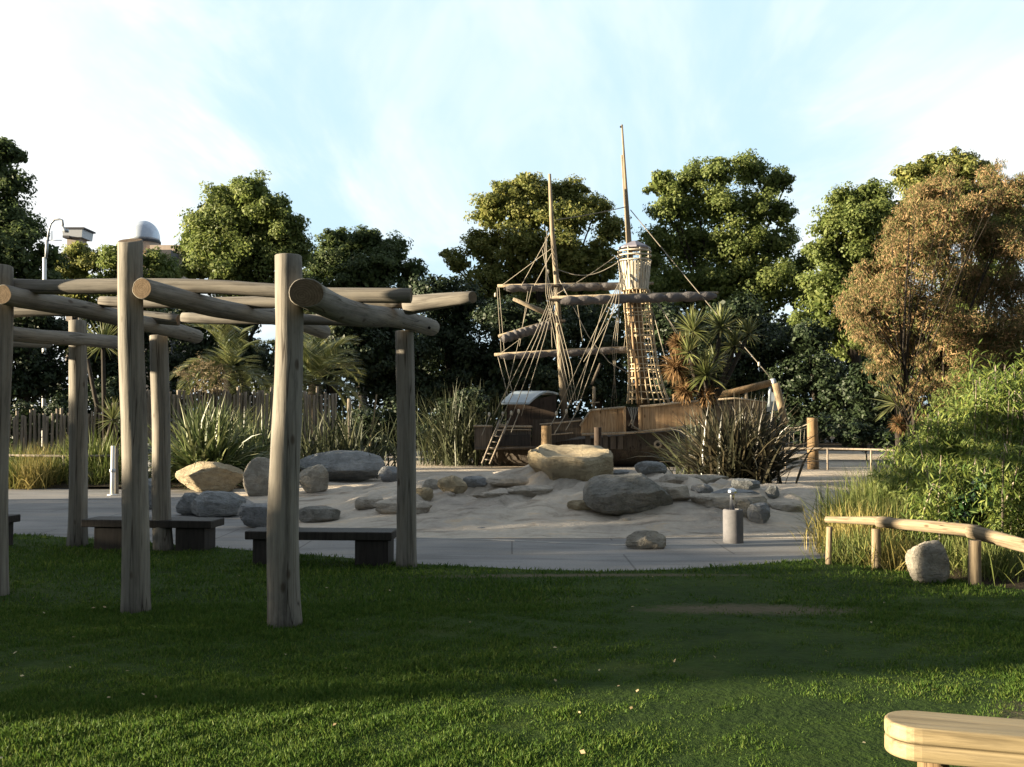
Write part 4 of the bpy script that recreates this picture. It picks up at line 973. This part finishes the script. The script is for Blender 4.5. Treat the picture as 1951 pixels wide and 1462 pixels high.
tree('broadleaf_tree', [(1608, 385, 34), (1660, 375, 36), (1590, 430, 40), (1650, 430, 50), (1700, 420, 46), (1560, 480, 30), (1610, 490, 56), (1680, 500, 56), (1580, 550, 56), (1650, 570, 60), (1560, 620, 50), (1620, 650, 50), (1710, 480, 50)], 47, 'leaf_green', 'light green tree left of the rusty brown tree', size=.15, dens=.8)
tree('broadleaf_tree', [(1735, 335, 32), (1780, 325, 32), (1830, 320, 36), (1865, 330, 26), (1760, 375, 42), (1830, 375, 44), (1895, 370, 34), (1920, 395, 30), (1790, 430, 60), (1880, 440, 60), (1950, 430, 46)], 53, 'leaf_yellow', 'tall pale green tree rising behind the rusty brown tree', size=.16, dens=.8)
# dark wood behind the ship, closer and lower: each one a tree
darks = [
 ([(830, 560, 50), (880, 590, 60), (850, 650, 70), (900, 700, 70), (830, 740, 60)], 43, 'dark shaded tree directly left of the rear mast'),
 ([(960, 610, 60), (1020, 640, 70), (980, 700, 70), (1050, 730, 60), (940, 760, 50)], 42, 'dark shaded tree behind the furled boom sail'),
 ([(1110, 620, 60), (1160, 660, 60), (1120, 720, 70), (1180, 760, 50)], 43, 'dark shaded tree between the two masts'),
 ([(1260, 620, 60), (1320, 660, 70), (1290, 730, 60)], 42, 'dark shaded tree behind the climbing net tower'),
 ([(1400, 610, 60), (1450, 660, 70), (1400, 730, 60), (1470, 740, 50)], 43, 'dark shaded tree above the bowsprit'),
 ([(1540, 650, 50), (1560, 720, 60), (1510, 720, 50), (1600, 760, 60), (1520, 790, 50)], 41, 'dark shaded tree behind the rope bridge post'),
 ([(1660, 740, 60), (1720, 800, 60), (1640, 810, 50), (1700, 700, 50)], 38, 'dark shaded shrub behind the small cordyline on the right'),
 ([(590, 600, 50), (650, 620, 60), (620, 690, 60), (690, 680, 60)], 40, 'dark shaded tree behind the tall palm'),
 ([(730, 620, 60), (770, 680, 60), (720, 730, 60), (790, 750, 60)], 41, 'dark shaded tree behind the rightmost pergola post'),
 ([(60, 600, 50), (20, 650, 60), (110, 640, 50), (70, 720, 60), (10, 730, 50)], 38, 'dark shaded bush behind the left stake fence'),
 ([(200, 610, 45), (250, 640, 50), (180, 680, 45), (300, 620, 40), (240, 720, 50)], 40, 'dark shaded bush behind the two left pergola posts'),
 ([(380, 600, 50), (440, 610, 50), (400, 680, 50), (340, 700, 40), (470, 690, 50)], 41, 'dark shaded bush behind the brown twiggy shrub'),
]
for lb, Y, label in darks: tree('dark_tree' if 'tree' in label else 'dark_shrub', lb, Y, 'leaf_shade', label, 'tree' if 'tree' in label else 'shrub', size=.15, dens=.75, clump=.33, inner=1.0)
# low dark undergrowth in front of them
low = [((860, 790, 40), (900, 770, 40), (830, 830, 36), (880, 840, 30)), ((760, 800, 44), (700, 810, 40), (730, 850, 34)), ((620, 820, 44), (560, 830, 40), (660, 850, 30)),
       ((1560, 820, 34), (1620, 830, 34), (1680, 835, 34), (1740, 830, 40)), ((1480, 830, 34), (1440, 800, 40)), ((60, 800, 40), (120, 790, 40), (10, 810, 40)), ((250, 800, 44), (200, 760, 44), (310, 780, 40)), ((980, 850, 26), (1030, 850, 26))]
ll = ['dark bush left of the ship stern', 'dark bush behind the rightmost pergola post', 'dark bush behind the long blue grey slab boulder', 'long dark bush behind the back rail fence', 'dark bush under the bowsprit', 'dark bush right behind the left stake fence', 'dark bush between the left pergola posts', 'small dark bush under the ship stern']
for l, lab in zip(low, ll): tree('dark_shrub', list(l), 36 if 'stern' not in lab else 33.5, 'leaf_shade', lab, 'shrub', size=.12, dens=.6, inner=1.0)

# rusty feathery tree on the right
rust = [(q[0], q[1], q[2]*1.2) for q in [(1760, 385, 34), (1790, 360, 26), (1740, 430, 44), (1800, 430, 46), (1860, 400, 40), (1925, 380, 42), (1870, 460, 50), (1930, 470, 50), (1720, 490, 44), (1780, 500, 54), (1850, 540, 54), (1920, 560, 56), (1660, 560, 40), (1630, 590, 34), (1700, 570, 50), (1760, 590, 56), (1690, 620, 44), (1820, 630, 56), (1890, 640, 60), (1650, 640, 26), (1720, 660, 50), (1780, 690, 48), (1690, 690, 32), (1850, 710, 50), (1930, 700, 50), (1750, 740, 26), (1880, 340, 26), (1950, 360, 30), (1700, 530, 36), (1950, 620, 50), (1830, 760, 40), (1940, 770, 40), (1650, 520, 26)]]
tree('rusty_tree', rust, 24, 'leaf_rust', 'feathery rusty brown tree filling the right edge of the photo', size=.085, dens=1.0, clump=.38, asp=.18, limb=.45, inner=1.6, spread=.9, droop=.8)

pl = [(1648, 640), (1672, 700), (1712, 735), (1742, 775), (1790, 745), (1610, 600), (1640, 560), (1835, 790), (1700, 470), (1745, 395), (1900, 345), (1815, 352), (1690, 560), (1762, 690)]
tree('rusty_shrub', [(x, y, 24) for x, y in pl]+[(x+8, y+26, 18) for x, y in pl]+[(x-4, y-28, 18) for x, y in pl], 22.6, 'leaf_rust', 'drooping rusty plumes hanging at the left front of the feathery tree', 'shrub', size=.07, dens=.55, clump=.5, asp=.16, inner=.5, limb=.25, droop=1.4, spread=.8)
# far-off wood seen only as a mass between and under the nearer trees
n = 90000; xw = rng.uniform(-48, 48, n); yw = 62+rng.uniform(0, 5, n); hw = 8+1.6*np.sin(xw*.5)+1.1*np.sin(xw*1.3+1); zw = rng.random(n)*hw
Cw = np.stack([xw, yw+np.sin(xw*1.7+zw), zw], 1); V = leaves(Cw, unit(rng.normal(size=(n, 3))+np.array([0, -.6, .2])), np.full(n, .34), .7)
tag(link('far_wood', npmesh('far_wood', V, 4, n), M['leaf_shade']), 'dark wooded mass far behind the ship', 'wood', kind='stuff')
tree('green_shrub', [(1760, 470, 40), (1830, 560, 60), (1900, 520, 50), (1760, 640, 60), (1880, 660, 70), (1800, 720, 60), (1920, 740, 60)], 27, 'leaf_green', 'tall green shrub mingling with the rusty feathery tree', 'shrub', size=.09, dens=.45, inner=1.0)
# unseen park trees behind and right of the camera, added to block low sky
n = 60000; aw = rng.uniform(R(70), R(235), n); rw = 34+rng.uniform(0, 5, n)+2*np.sin(aw*9); hw = 8+1.5*np.sin(aw*14)+1.3*np.sin(aw*31); zw = rng.random(n)*hw
Cw = np.stack([rw*np.sin(aw), rw*np.cos(aw), zw], 1); V = leaves(Cw, unit(rng.normal(size=(n, 3))), np.full(n, .5), .7)
tag(link('unseen_park_wood', npmesh('unseen_park_wood', V, 4, n), M['leaf_dark']), 'unseen belt of park trees added behind the viewer to block low sky', 'wood', kind='stuff')
# ---- spiky plants
def fan(n, spread_lo, spread_hi, az0=0, az1=2*math.pi):
    a = rng.uniform(az0, az1, n); e = rng.uniform(spread_lo, spread_hi, n)   # angle off vertical
    return np.stack([np.sin(e)*np.cos(a), np.sin(e)*np.sin(a), np.cos(e)], 1)
def flax(name, px, py_base, Y, hgt, spread, n, mt, label, cat_='plant', droop=.9, width=.05, rbase=.2, group=None, lo=.0, segs=5):
    b = P(px, py_base, Y); z = H(b.x, b.y) if b.y > 13 else 0; b.z = max(z, 0)
    d = fan(n, lo, spread); base = np.array([b.x, b.y, b.z])+np.concatenate([rng.normal(0, rbase, (n, 2)), np.zeros((n, 1))], 1)
    V, Fq = blades(base, d, hgt*rng.uniform(.55, 1.15, n), width*rng.uniform(.7, 1.2, n), droop*rng.uniform(.3, 1.6, n), segs)
    V[:, 2] = np.maximum(V[:, 2], b.z+.01)
    me = quadmesh(name, V, Fq); recentre(me, b); o = link(name, me, M[mt], None, Matrix.Translation(b)); tag(o, label, cat_, group); return o
flax('bronze_flax', 1402, 925, 22.5, 1.95, .98, 1250, 'blade_bronze', 'big bronze leaved flax clump at the foot of the ship bow', width=.058, rbase=.34, droop=1.35, segs=6)
flax('green_flax', 392, 880, 23.5, 2.0, 1.45, 1000, 'blade_flax', droop=1.3, label= 'spiky green flax clump behind the sunlit tan boulder', width=.075, rbase=.25, segs=6)
flax('pale_flax', 468, 880, 25, 1.8, .6, 260, 'blade_flax', 'pale upright flax clump left of the tall front pergola post', width=.045, rbase=.35)
flax('yellow_flax', 190, 900, 23.5, 1.3, .9, 420, 'blade_tuss', 'yellow green flax clump between the left pergola posts', width=.045, rbase=.35)
flax('dark_flax', 880, 880, 33, 2.6, .8, 500, 'blade_dark', 'dark upright flax left of the ship stern', width=.05, rbase=.7)
flax('dark_flax', 640, 860, 27, 1.9, .9, 400, 'blade_dark', 'dark arching flax behind the long blue grey slab boulder', width=.05, rbase=.7)
flax('dark_flax', 1340, 900, 25, 1.7, 1.0, 320, 'blade_dark', 'small dark flax left of the big bronze flax clump', width=.045, rbase=.25)
# tussocks on the left
tz = [(30, 918, 24, 1.0, 'blade_tuss'), (75, 920, 23.6, .95, 'blade_gold'), (120, 916, 24, 1.05, 'blade_tuss'), (165, 905, 24.5, 1.0, 'blade_tuss'), (20, 935, 22.6, .75, 'blade_tuss'), (60, 937, 22.5, .75, 'blade_gold'), (105, 932, 23, .7, 'blade_tuss'), (200, 926, 22.9, .65, 'blade_tuss'), (-30, 930, 23, .9, 'blade_tuss')]
tl = ['green tussock in the upper row at the far left, beyond the low rail', 'pale golden tussock in the upper row between two green ones', 'green tussock left of the back left pergola post', 'tall green tussock just right of the back left pergola post', 'short olive tussock at the path edge by the left photo edge', 'golden drooping tussock at the path edge on the far left', 'short brown green tussock at the path edge beside the golden one', 'small tussock by the slim white post', 'tussock cut by the left edge of the photo']
for (px, py, Y, hh, mt), lab in zip(tz, tl): flax('tussock', px, py, Y, hh, .9, 700, mt, lab, 'grass tuft', droop=1.5, width=.018, rbase=.2, segs=4, group='grass tussocks by the paths')
# right bed grasses
tz = [(1612, 985, 13.6, .75, 'blade_tuss', 600), (1640, 1020, 12.2, .55, 'blade_gold', 500), (1655, 960, 14.8, .85, 'blade_tuss', 600), (1700, 1010, 12.6, .7, 'blade_tuss', 600), (1595, 1040, 11.7, .4, 'blade_gold', 300), (1630, 1065, 11.0, .42, 'blade_tuss', 450), (1690, 1072, 10.9, .4, 'blade_tuss', 400), (1720, 1085, 10.6, .38, 'blade_gold', 350), (1820, 1080, 10.4, .5, 'blade_tuss', 450), (1900, 1110, 9.9, .5, 'blade_tuss', 450), (1588, 1010, 12.8, .5, 'blade_gold', 260), (1675, 930, 16, .9, 'blade_tuss', 600)]
tl = ['green grass clump at the left end of the right bed, spilling onto the sand', 'bright golden grass clump rising behind the first rail post', 'tall green grass clump behind the golden one', 'green grass clump behind the middle of the log rail', 'wispy golden grass left of the log rail end', 'fine green grass under the log rail between the first two posts', 'fine green grass at the foot of the second rail post', 'brownish dry grass left of the boulder under the rail', 'green grass right of the boulder under the rail', 'green grass right of the third rail post', 'thin golden grass at the sand edge', 'farthest green grass clump at the back of the right bed']
for (px, py, Y, hh, mt, n), lab in zip(tz, tl): flax('tussock', px, py, Y, hh, .85, n, mt, lab, 'grass tuft', droop=1.3, width=.011, rbase=.16, segs=4, group='grass tussocks by the paths')
# cordylines
def cordyline(name, heads, Y, trunk_px, label, skirts=(), R_=.5, nb=150):
    b = P(trunk_px, 880, Y); b.z = 0; root = thing(name, b, label, 'palm')
    tops = []
    for (px, py, sc_, dy) in heads:
        c = P(px, py, Y+dy); tops.append(c); n = int(nb*sc_)
        d = fan(n, 0, 2.25); base = np.array(c)+d*.04
        V, Fq = blades(base, d, R_*sc_*rng.uniform(.75, 1.1, n), .042*sc_, rng.uniform(.1, .9, n), 4)
        me = quadmesh('head', V, Fq); recentre(me, b); link('leaf_head', me, M['blade_palm'], root, Matrix.Translation(b))
    for (px, py, r) in skirts:
        c = P(px, py, Y-.1); n = 500; d = unit(rng.normal(size=(n, 3))); base = np.array(c)+d*r*.3*rng.random((n, 1))
        V, Fq = blades(base, d, r*rng.uniform(.5, 1.0, n), .03, rng.uniform(.3, 1.8, n), 4); me = quadmesh('skirt', V, Fq); recentre(me, b); link('flower_plume', me, M['blade_dead'], root, Matrix.Translation(b))
    m = MB(); fork = b+Vector((0, 0, min(t.z for t in tops)*.62)); m.tube([b+Vector((0, 0, -.1)), b.lerp(fork, .5)+Vector((.04, 0, 0)), fork], [.14, .11, .09], 10)
    for t in tops: m.tube([fork, fork.lerp(t, .5)+Vector((0, 0, -.1)), t], [.075, .06, .05], 8)
    link('trunk', m.mesh(), M['bark'], root, Matrix.Identity(4), True)
cordyline('cordyline', [(1320, 632, 1.05, 0), (1374, 625, 1.05, .2), (1426, 637, .8, .4), (1312, 672, .9, -.4), (1345, 715, 1.15, -.3), (1400, 660, .85, .3), (1362, 690, .8, .5)], 25.5, 1345, 'branching cordyline palm with brown plumes in front of the ship deck', [(1292, 655, .33), (1288, 700, .5), (1345, 757, .35), (1305, 745, .36)], .62, 130)
cordyline('cordyline', [(1708, 770, 1.0, 0), (1722, 740, .9, .3)], 27, 1712, 'small round headed cordyline palm under the rusty tree', [(1716, 810, .32)], .75, 150)
cordyline('cordyline', [(196, 655, 1.0, 0), (215, 800, .8, -.5), (160, 650, .8, .6)], 27, 200, 'thin cordyline palm between the left pergola posts', [], .75, 110)
# feather palm
def feather_palm(px, py, Y, nf, L, label, mt='blade_palm'):
    c = P(px, py, Y); b = Vector((c.x, c.y, 0)); root = thing('feather_palm', b, label, 'palm')
    m = MB(); m.tube([b-Vector((0, 0, .1)), b.lerp(c, .5), c], [.26, .24, .2], 12); link('trunk', m.mesh(), M['bark'], root, Matrix.Identity(4), True)
    d0 = fan(nf, .15, 1.6)
    for i in range(nf):
        p = np.array(c); d = d0[i].copy(); ll_ = L*random.uniform(.75, 1.1); ns_ = 9; pts = [p.copy()]; dirs = [d.copy()]
        for s_ in range(ns_): p = p+d*ll_/ns_; d[2] -= .16+.02*s_; d = d/np.linalg.norm(d); pts.append(p.copy()); dirs.append(d.copy())
        pts = np.array(pts); dirs = np.array(dirs); k = 46; t = np.linspace(.12, 1, k)*ns_; i0 = np.minimum(t.astype(int), ns_-1); f = (t-i0)[:, None]
        q = pts[i0]*(1-f)+pts[i0+1]*f; dd = unit(dirs[i0]*(1-f)+dirs[i0+1]*f); sd_ = unit(np.cross(dd, [0, 0, 1])); up = np.cross(sd_, dd)
        ln = L*.24*np.sin(np.clip(t/ns_, .05, 1)**.8*math.pi*.93)+.08
        parts = []
        for sg in (-1, 1):
            bd_ = unit(sd_*sg*.85+dd*.65+up*.35); parts.append(blades(q, bd_, ln, np.full(k, .026), np.full(k, .5), 3))
        V, Fq = cat(parts); r3 = blades(pts[:-1], dirs[:-1], np.full(ns_, ll_/ns_*1.1), .03, np.zeros(ns_), 1); V, Fq = cat([(V, Fq), r3])
        me = quadmesh('frond', V, Fq); recentre(me, b); link('frond', me, M[mt], root, Matrix.Translation(b))
feather_palm(440, 705, 29, 26, 2.0, 'green feather palm with upright fronds between the front pergola posts')
feather_palm(600, 730, 30, 34, 2.3, 'yellowish feather palm with arching fronds right of the tall front pergola post')
tree('twiggy_shrub', [(385, 700, 28), (420, 715, 26), (355, 715, 22), (400, 735, 30)], 27, 'blade_brown', 'brown twiggy shrub above the green flax clump', 'shrub', size=.08, dens=.22, asp=.2, inner=.5)

# stake fences
def stake_fence(px0, px1, Y0, Y1, top0, top1, label, n):
    a, b = P(px0, 900, Y0), P(px1, 900, Y1); f = thing('stake_fence', (a.x, a.y, 0), label, 'fence')
    for i in range(n):
        t = i/(n-1); px = px0+(px1-px0)*t; Y = Y0+(Y1-Y0)*t+random.uniform(-.05, .05); tp = P(px+random.uniform(-2, 2), top0+(top1-top0)*t+random.uniform(-9, 9), Y)
        r = random.uniform(.035, .055); SEED[0] += 1; bs = Vector((tp.x+random.uniform(-.04, .04), Y, -.05))
        me = log_mesh((tp-bs).length, r, r*.9, seg=8, lump=.08, bend=.02, seed=SEED[0]); link('stake', me, [M['stake'], M['slat']], f, axis_matrix(bs, tp))
stake_fence(-40, 232, 26.5, 27.2, 795, 775, 'rustic stake fence behind the tussocks on the far left', 34)
stake_fence(262, 640, 26.8, 28, 748, 745, 'rustic stake fence of taller stakes behind the flax clumps', 56)
tag(logobj('garden_post', P(664, 860, 27), P(666, 760, 27), .06, .05, None, [M['stake'], M['stake']]), 'thin grey post standing in the dark planting left of the rightmost pergola post', 'post')
for a, b, lab in (((705, 850), (717, 752), 'slim leaning pole in the dark planting left of the rightmost pergola post'),):
    tag(logobj('leaning_pole', P(*a, 30), P(*b, 30.4), .03, .025, None, [M['rail'], M['rail']]), lab, 'pole')

# bamboo and shrubs on the right
def bamboo(px0, px1, Y, top, n, label):
    b = P((px0+px1)/2, 1000, Y); b.z = 0; root = thing('bamboo', b, label, 'bamboo'); Cn = []; Nn = []; m = MB()
    for i in range(n):
        px = random.uniform(px0, px1); Yy = Y+random.uniform(-.9, .9); t = P(px+random.uniform(-14, 14), top+random.uniform(0, 70), Yy); bs = Vector((P(px, 1000, Yy).x, Yy, 0))
        lean = Vector((random.uniform(-.25, .25), random.uniform(-.3, .1), 0)); mid = bs.lerp(t, .6); tip = t+lean
        m.tube([bs, mid, t.lerp(tip, .4), tip-Vector((0, 0, .1))], [.014, .011, .006, .003], 5)
        for j in range(26):
            f = random.uniform(.12, 1); c = (bs.lerp(mid, f/.6) if f < .6 else mid.lerp(tip, (f-.6)/.4)); k = 13
            o_ = rng.normal(0, .12, (k, 3)); Cn.append(np.array(c)+o_); Nn.append(unit(o_+rng.normal(0, .08, (k, 3))+np.array([0, 0, .1])))
    Cn = np.concatenate(Cn); Nn = np.concatenate(Nn); V = leaves(Cn, Nn, np.full(len(Cn), .11), .17, .9); me = npmesh('l', V, 4, len(Cn)); recentre(me, b)
    link('foliage', me, M['leaf_bamboo'], root, WM[root.name]); link('culms', m.mesh(), M['stake'], root, Matrix.Identity(4), True)
bamboo(1760, 1860, 13.6, 780, 34, 'bamboo clump left of the tallest bamboo'); bamboo(1860, 2010, 12.6, 690, 54, 'tallest bamboo clump against the right edge'); bamboo(1710, 1800, 14.8, 850, 26, 'low bamboo clump behind the grasses')
bamboo(1760, 1900, 12.2, 860, 30, 'low bamboo clump right behind the log rail'); bamboo(1880, 2050, 11.4, 830, 34, 'near bamboo clump above the right end of the log rail')
tree('glossy_shrub', [(1850, 960, 34), (1890, 970, 30), (1830, 985, 24), (1880, 920, 26)], 11.3, 'leaf_gloss', 'dark glossy leaved shrub nestled among the bamboo', 'shrub', size=.10, dens=.35, asp=.45, inner=.6)
tree('fern_shrub', [(1820, 770, 44), (1880, 740, 40), (1940, 760, 44), (1860, 810, 50), (1780, 830, 40), (1930, 830, 50), (1740, 870, 34)], 16.5, 'leaf_green', 'feathery green shrub behind the bamboo', 'shrub', size=.07, dens=.4, asp=.3, inner=.8)
tree('low_shrub', [(1700, 930, 26), (1740, 950, 30), (1770, 990, 26), (1730, 990, 24)], 13.4, 'leaf_green', 'small green shrub between grasses and bamboo', 'shrub', size=.06, dens=.45, asp=.35, inner=.7)
tree('low_shrub', [(1900, 1075, 30), (1950, 1080, 34), (1850, 1075, 22), (1925, 1050, 28)], 10.6, 'leaf_dark', 'dark low foliage under the right end of the log rail', 'shrub', size=.06, dens=.45, asp=.4, inner=.7)

# ------------------------------------------------------------------ far things
dm = thing('domed_building', P(270, 800, 200)*1.0, 'distant brick building topped by a silver dome', 'building'); bl = WM[dm.name].translation.copy(); s2 = 200/F
def zf(py, Y=200): return P(270, py, Y).z
m = MB(); prof = []
for k in range(13): a = math.pi/2*k/12; prof.append((29.5*s2*math.cos(a)+.001, zf(455)+(zf(421)-zf(455))*math.sin(a)))
m.lathe([(29.5*s2, zf(460))]+prof, (bl.x, bl.y, 0), 32); m.build('dome', M['dome'], dm, smooth=True)
m = MB(); m.lathe([(31*s2, zf(464)), (31*s2, zf(460))], (bl.x, bl.y, 0), 32); m.build('cornice', M['slate'], dm)
m = MB(); m.lathe([(29*s2, zf(482)), (29*s2, zf(464))], (bl.x, bl.y, 0), 32); m.build('drum', M['brick'], dm)
m = MB(); m.box((P(325, 500, 200).x, 201, (zf(472)+0)/2), (60*s2, 8, zf(472))); m.build('block', M['brick'], dm)
m = MB(); m.box((P(327, 500, 200).x, 196.5, (zf(488)+0)/2), (46*s2, 8, zf(488))); m.build('dark_block', M['slate'], dm)
m = MB(); m.box((P(270, 500, 200).x, 202, zf(482)/2), (70*s2, 8, zf(482)-.05)); m.build('lower_block', M['brick'], dm)
ct = thing('control_tower', P(140, 800, 120)*1.0, 'distant pale tower with an overhanging dark topped cabin', 'tower'); Yc = 120
def boxpx(x0, y0, x1, y1, Y, dep, name, mt, parent, flare=0):
    a, b = P(x0, y1, Y), P(x1, y0, Y); m = MB(); vs = []
    for z, f in ((a.z, 0), (b.z, flare)):
        for x, y in ((a.x-f, Y-f), (b.x+f, Y-f), (b.x+f, Y+dep+f), (a.x-f, Y+dep+f)): vs.append((x, y, z))
    m.add(vs, [(3, 2, 1, 0), (4, 5, 6, 7), (0, 1, 5, 4), (1, 2, 6, 5), (2, 3, 7, 6), (3, 0, 4, 7)]); return m.build(name, M[mt], parent)
boxpx(124, 452, 152, 700, Yc, 2, 'shaft', 'brick', ct); boxpx(120, 436, 156, 452, Yc-.5, 3, 'cabin', 'galv', ct, .1); boxpx(117, 433, 160, 436, Yc-.7, 3.4, 'cabin_roof', 'slate', ct); boxpx(119, 449, 132, 453, Yc-.8, 1, 'balcony', 'slate', ct)
sl = thing('street_lamp', P(86, 850, 46)*1.0, 'tall thin street lamp with hooked neck above the dark bushes', 'street lamp'); 
def barl(pts, r, name, mt, parent, Y=46): m = MB(); m.tube([P(x, y, Y) for x, y in pts], r, 10); return m.build(name, M[mt], parent, smooth=True)
barl([(83, 860), (85, 491)], .09, 'pole', 'white_metal', sl); barl([(88, 492), (90, 458)], .07, 'upper_pole', 'galv', sl)
barl([(91, 460), (93, 440), (97, 426), (104, 419), (113, 418), (119, 420), (120, 430)], .05, 'hooked_neck', 'galv', sl)
barl([(117, 431), (124, 440), (130, 440)], .09, 'lamp_head', 'galv', sl)
barl([(90, 458), (118, 458)], .02, 'cross_bar', 'galv', sl); barl([(99, 440), (99, 458)], .02, 'spike', 'galv', sl)

# ------------------------------------------------------------------ unseen planting left of the frame: hedge added and shaped to shade the lawn
def hedge(name, x0, y0, x1, y1, h, label, wd=1.6, mt='leaf_dark', gappy=0):
    L_ = math.hypot(x1-x0, y1-y0); n = max(3, int(L_/1.2)); m = MB(); Cn = []
    root = thing(name, ((x0+x1)/2, (y0+y1)/2, 0), label, 'hedge')
    k = 12
    for i in range(n+1):
        t = i/n; c = Vector((x0+(x1-x0)*t, y0+(y1-y0)*t, 0)); hh = (h if not isinstance(h, list) else np.interp(c.y, [q[0] for q in h], [q[1] for q in h]))*(1+.03*noise.noise(Vector((t*L_*.35, x0, 0)))+.02*noise.noise(Vector((t*L_*1.3, x0, 5))))
        q = 4200; z = rng.random(q)**.8*hh; rr_ = wd*(1-.2*(z/hh)**3); a = rng.uniform(0, 2*math.pi, q)
        Cn.append(np.stack([c.x+rr_*np.cos(a)*rng.random(q)**.4, c.y+1.0*np.sin(a), z], 1))
    Cn = np.concatenate(Cn); V = leaves(Cn, unit(rng.normal(size=Cn.shape)), np.full(len(Cn), .20), .7); me = npmesh('f', V, 4, len(Cn)); recentre(me, root.location)
    link('foliage', me, M[mt], root, WM[root.name])
    m = MB(); 
    for i in range(n+1): t = i/n; c = Vector((x0+(x1-x0)*t, y0+(y1-y0)*t, -.1)); m.tube([c, c+Vector((0, 0, 2.4))], [.06, .03], 6)
    link('stems', m.mesh(), M['bark'], root, Matrix.Identity(4))
hedge('hedge', -20, 3.3, -20, 16.6, [(3.3, 4.25), (3.9, 4.2), (4.4, 3.65), (6.6, 3.5), (7.2, 3.3), (9.4, 3.3), (10.6, 4.0), (17.0, 4.0)], 'long unseen hedge added beyond the left edge to shade the lawn')
for i, (x_, y_, h_) in enumerate([(-34, 48, 12), (-36, 56, 12.5), (-30, 40, 7.5), ]):
    px_ = CX+x_/y_*F; k_ = F/y_
    lb = [(px_+random.uniform(-1.6, 1.6)*k_, 795-(z-1.6)*k_, r*k_) for z, r in ((h_-1.6, 1.7), (h_-2.6, 2.3), (h_*.6, 2.8), (h_*.5, 2.8), (h_*.3, 2.6), (h_*.15, 2))] if h_ > 5 else [(px_+q*k_, 795-(h_*.5-1.6)*k_, h_*.5*k_) for q in (-1.5, 0, 1.5)]
    tree('broadleaf_tree', lb, y_, 'leaf_dark', 'tree beyond the left edge of the photo, %s' % ['beside the tall dark one', 'farthest of all', 'shorter, behind the stake fence'][i], size=.3, dens=1.0, inner=2.0)
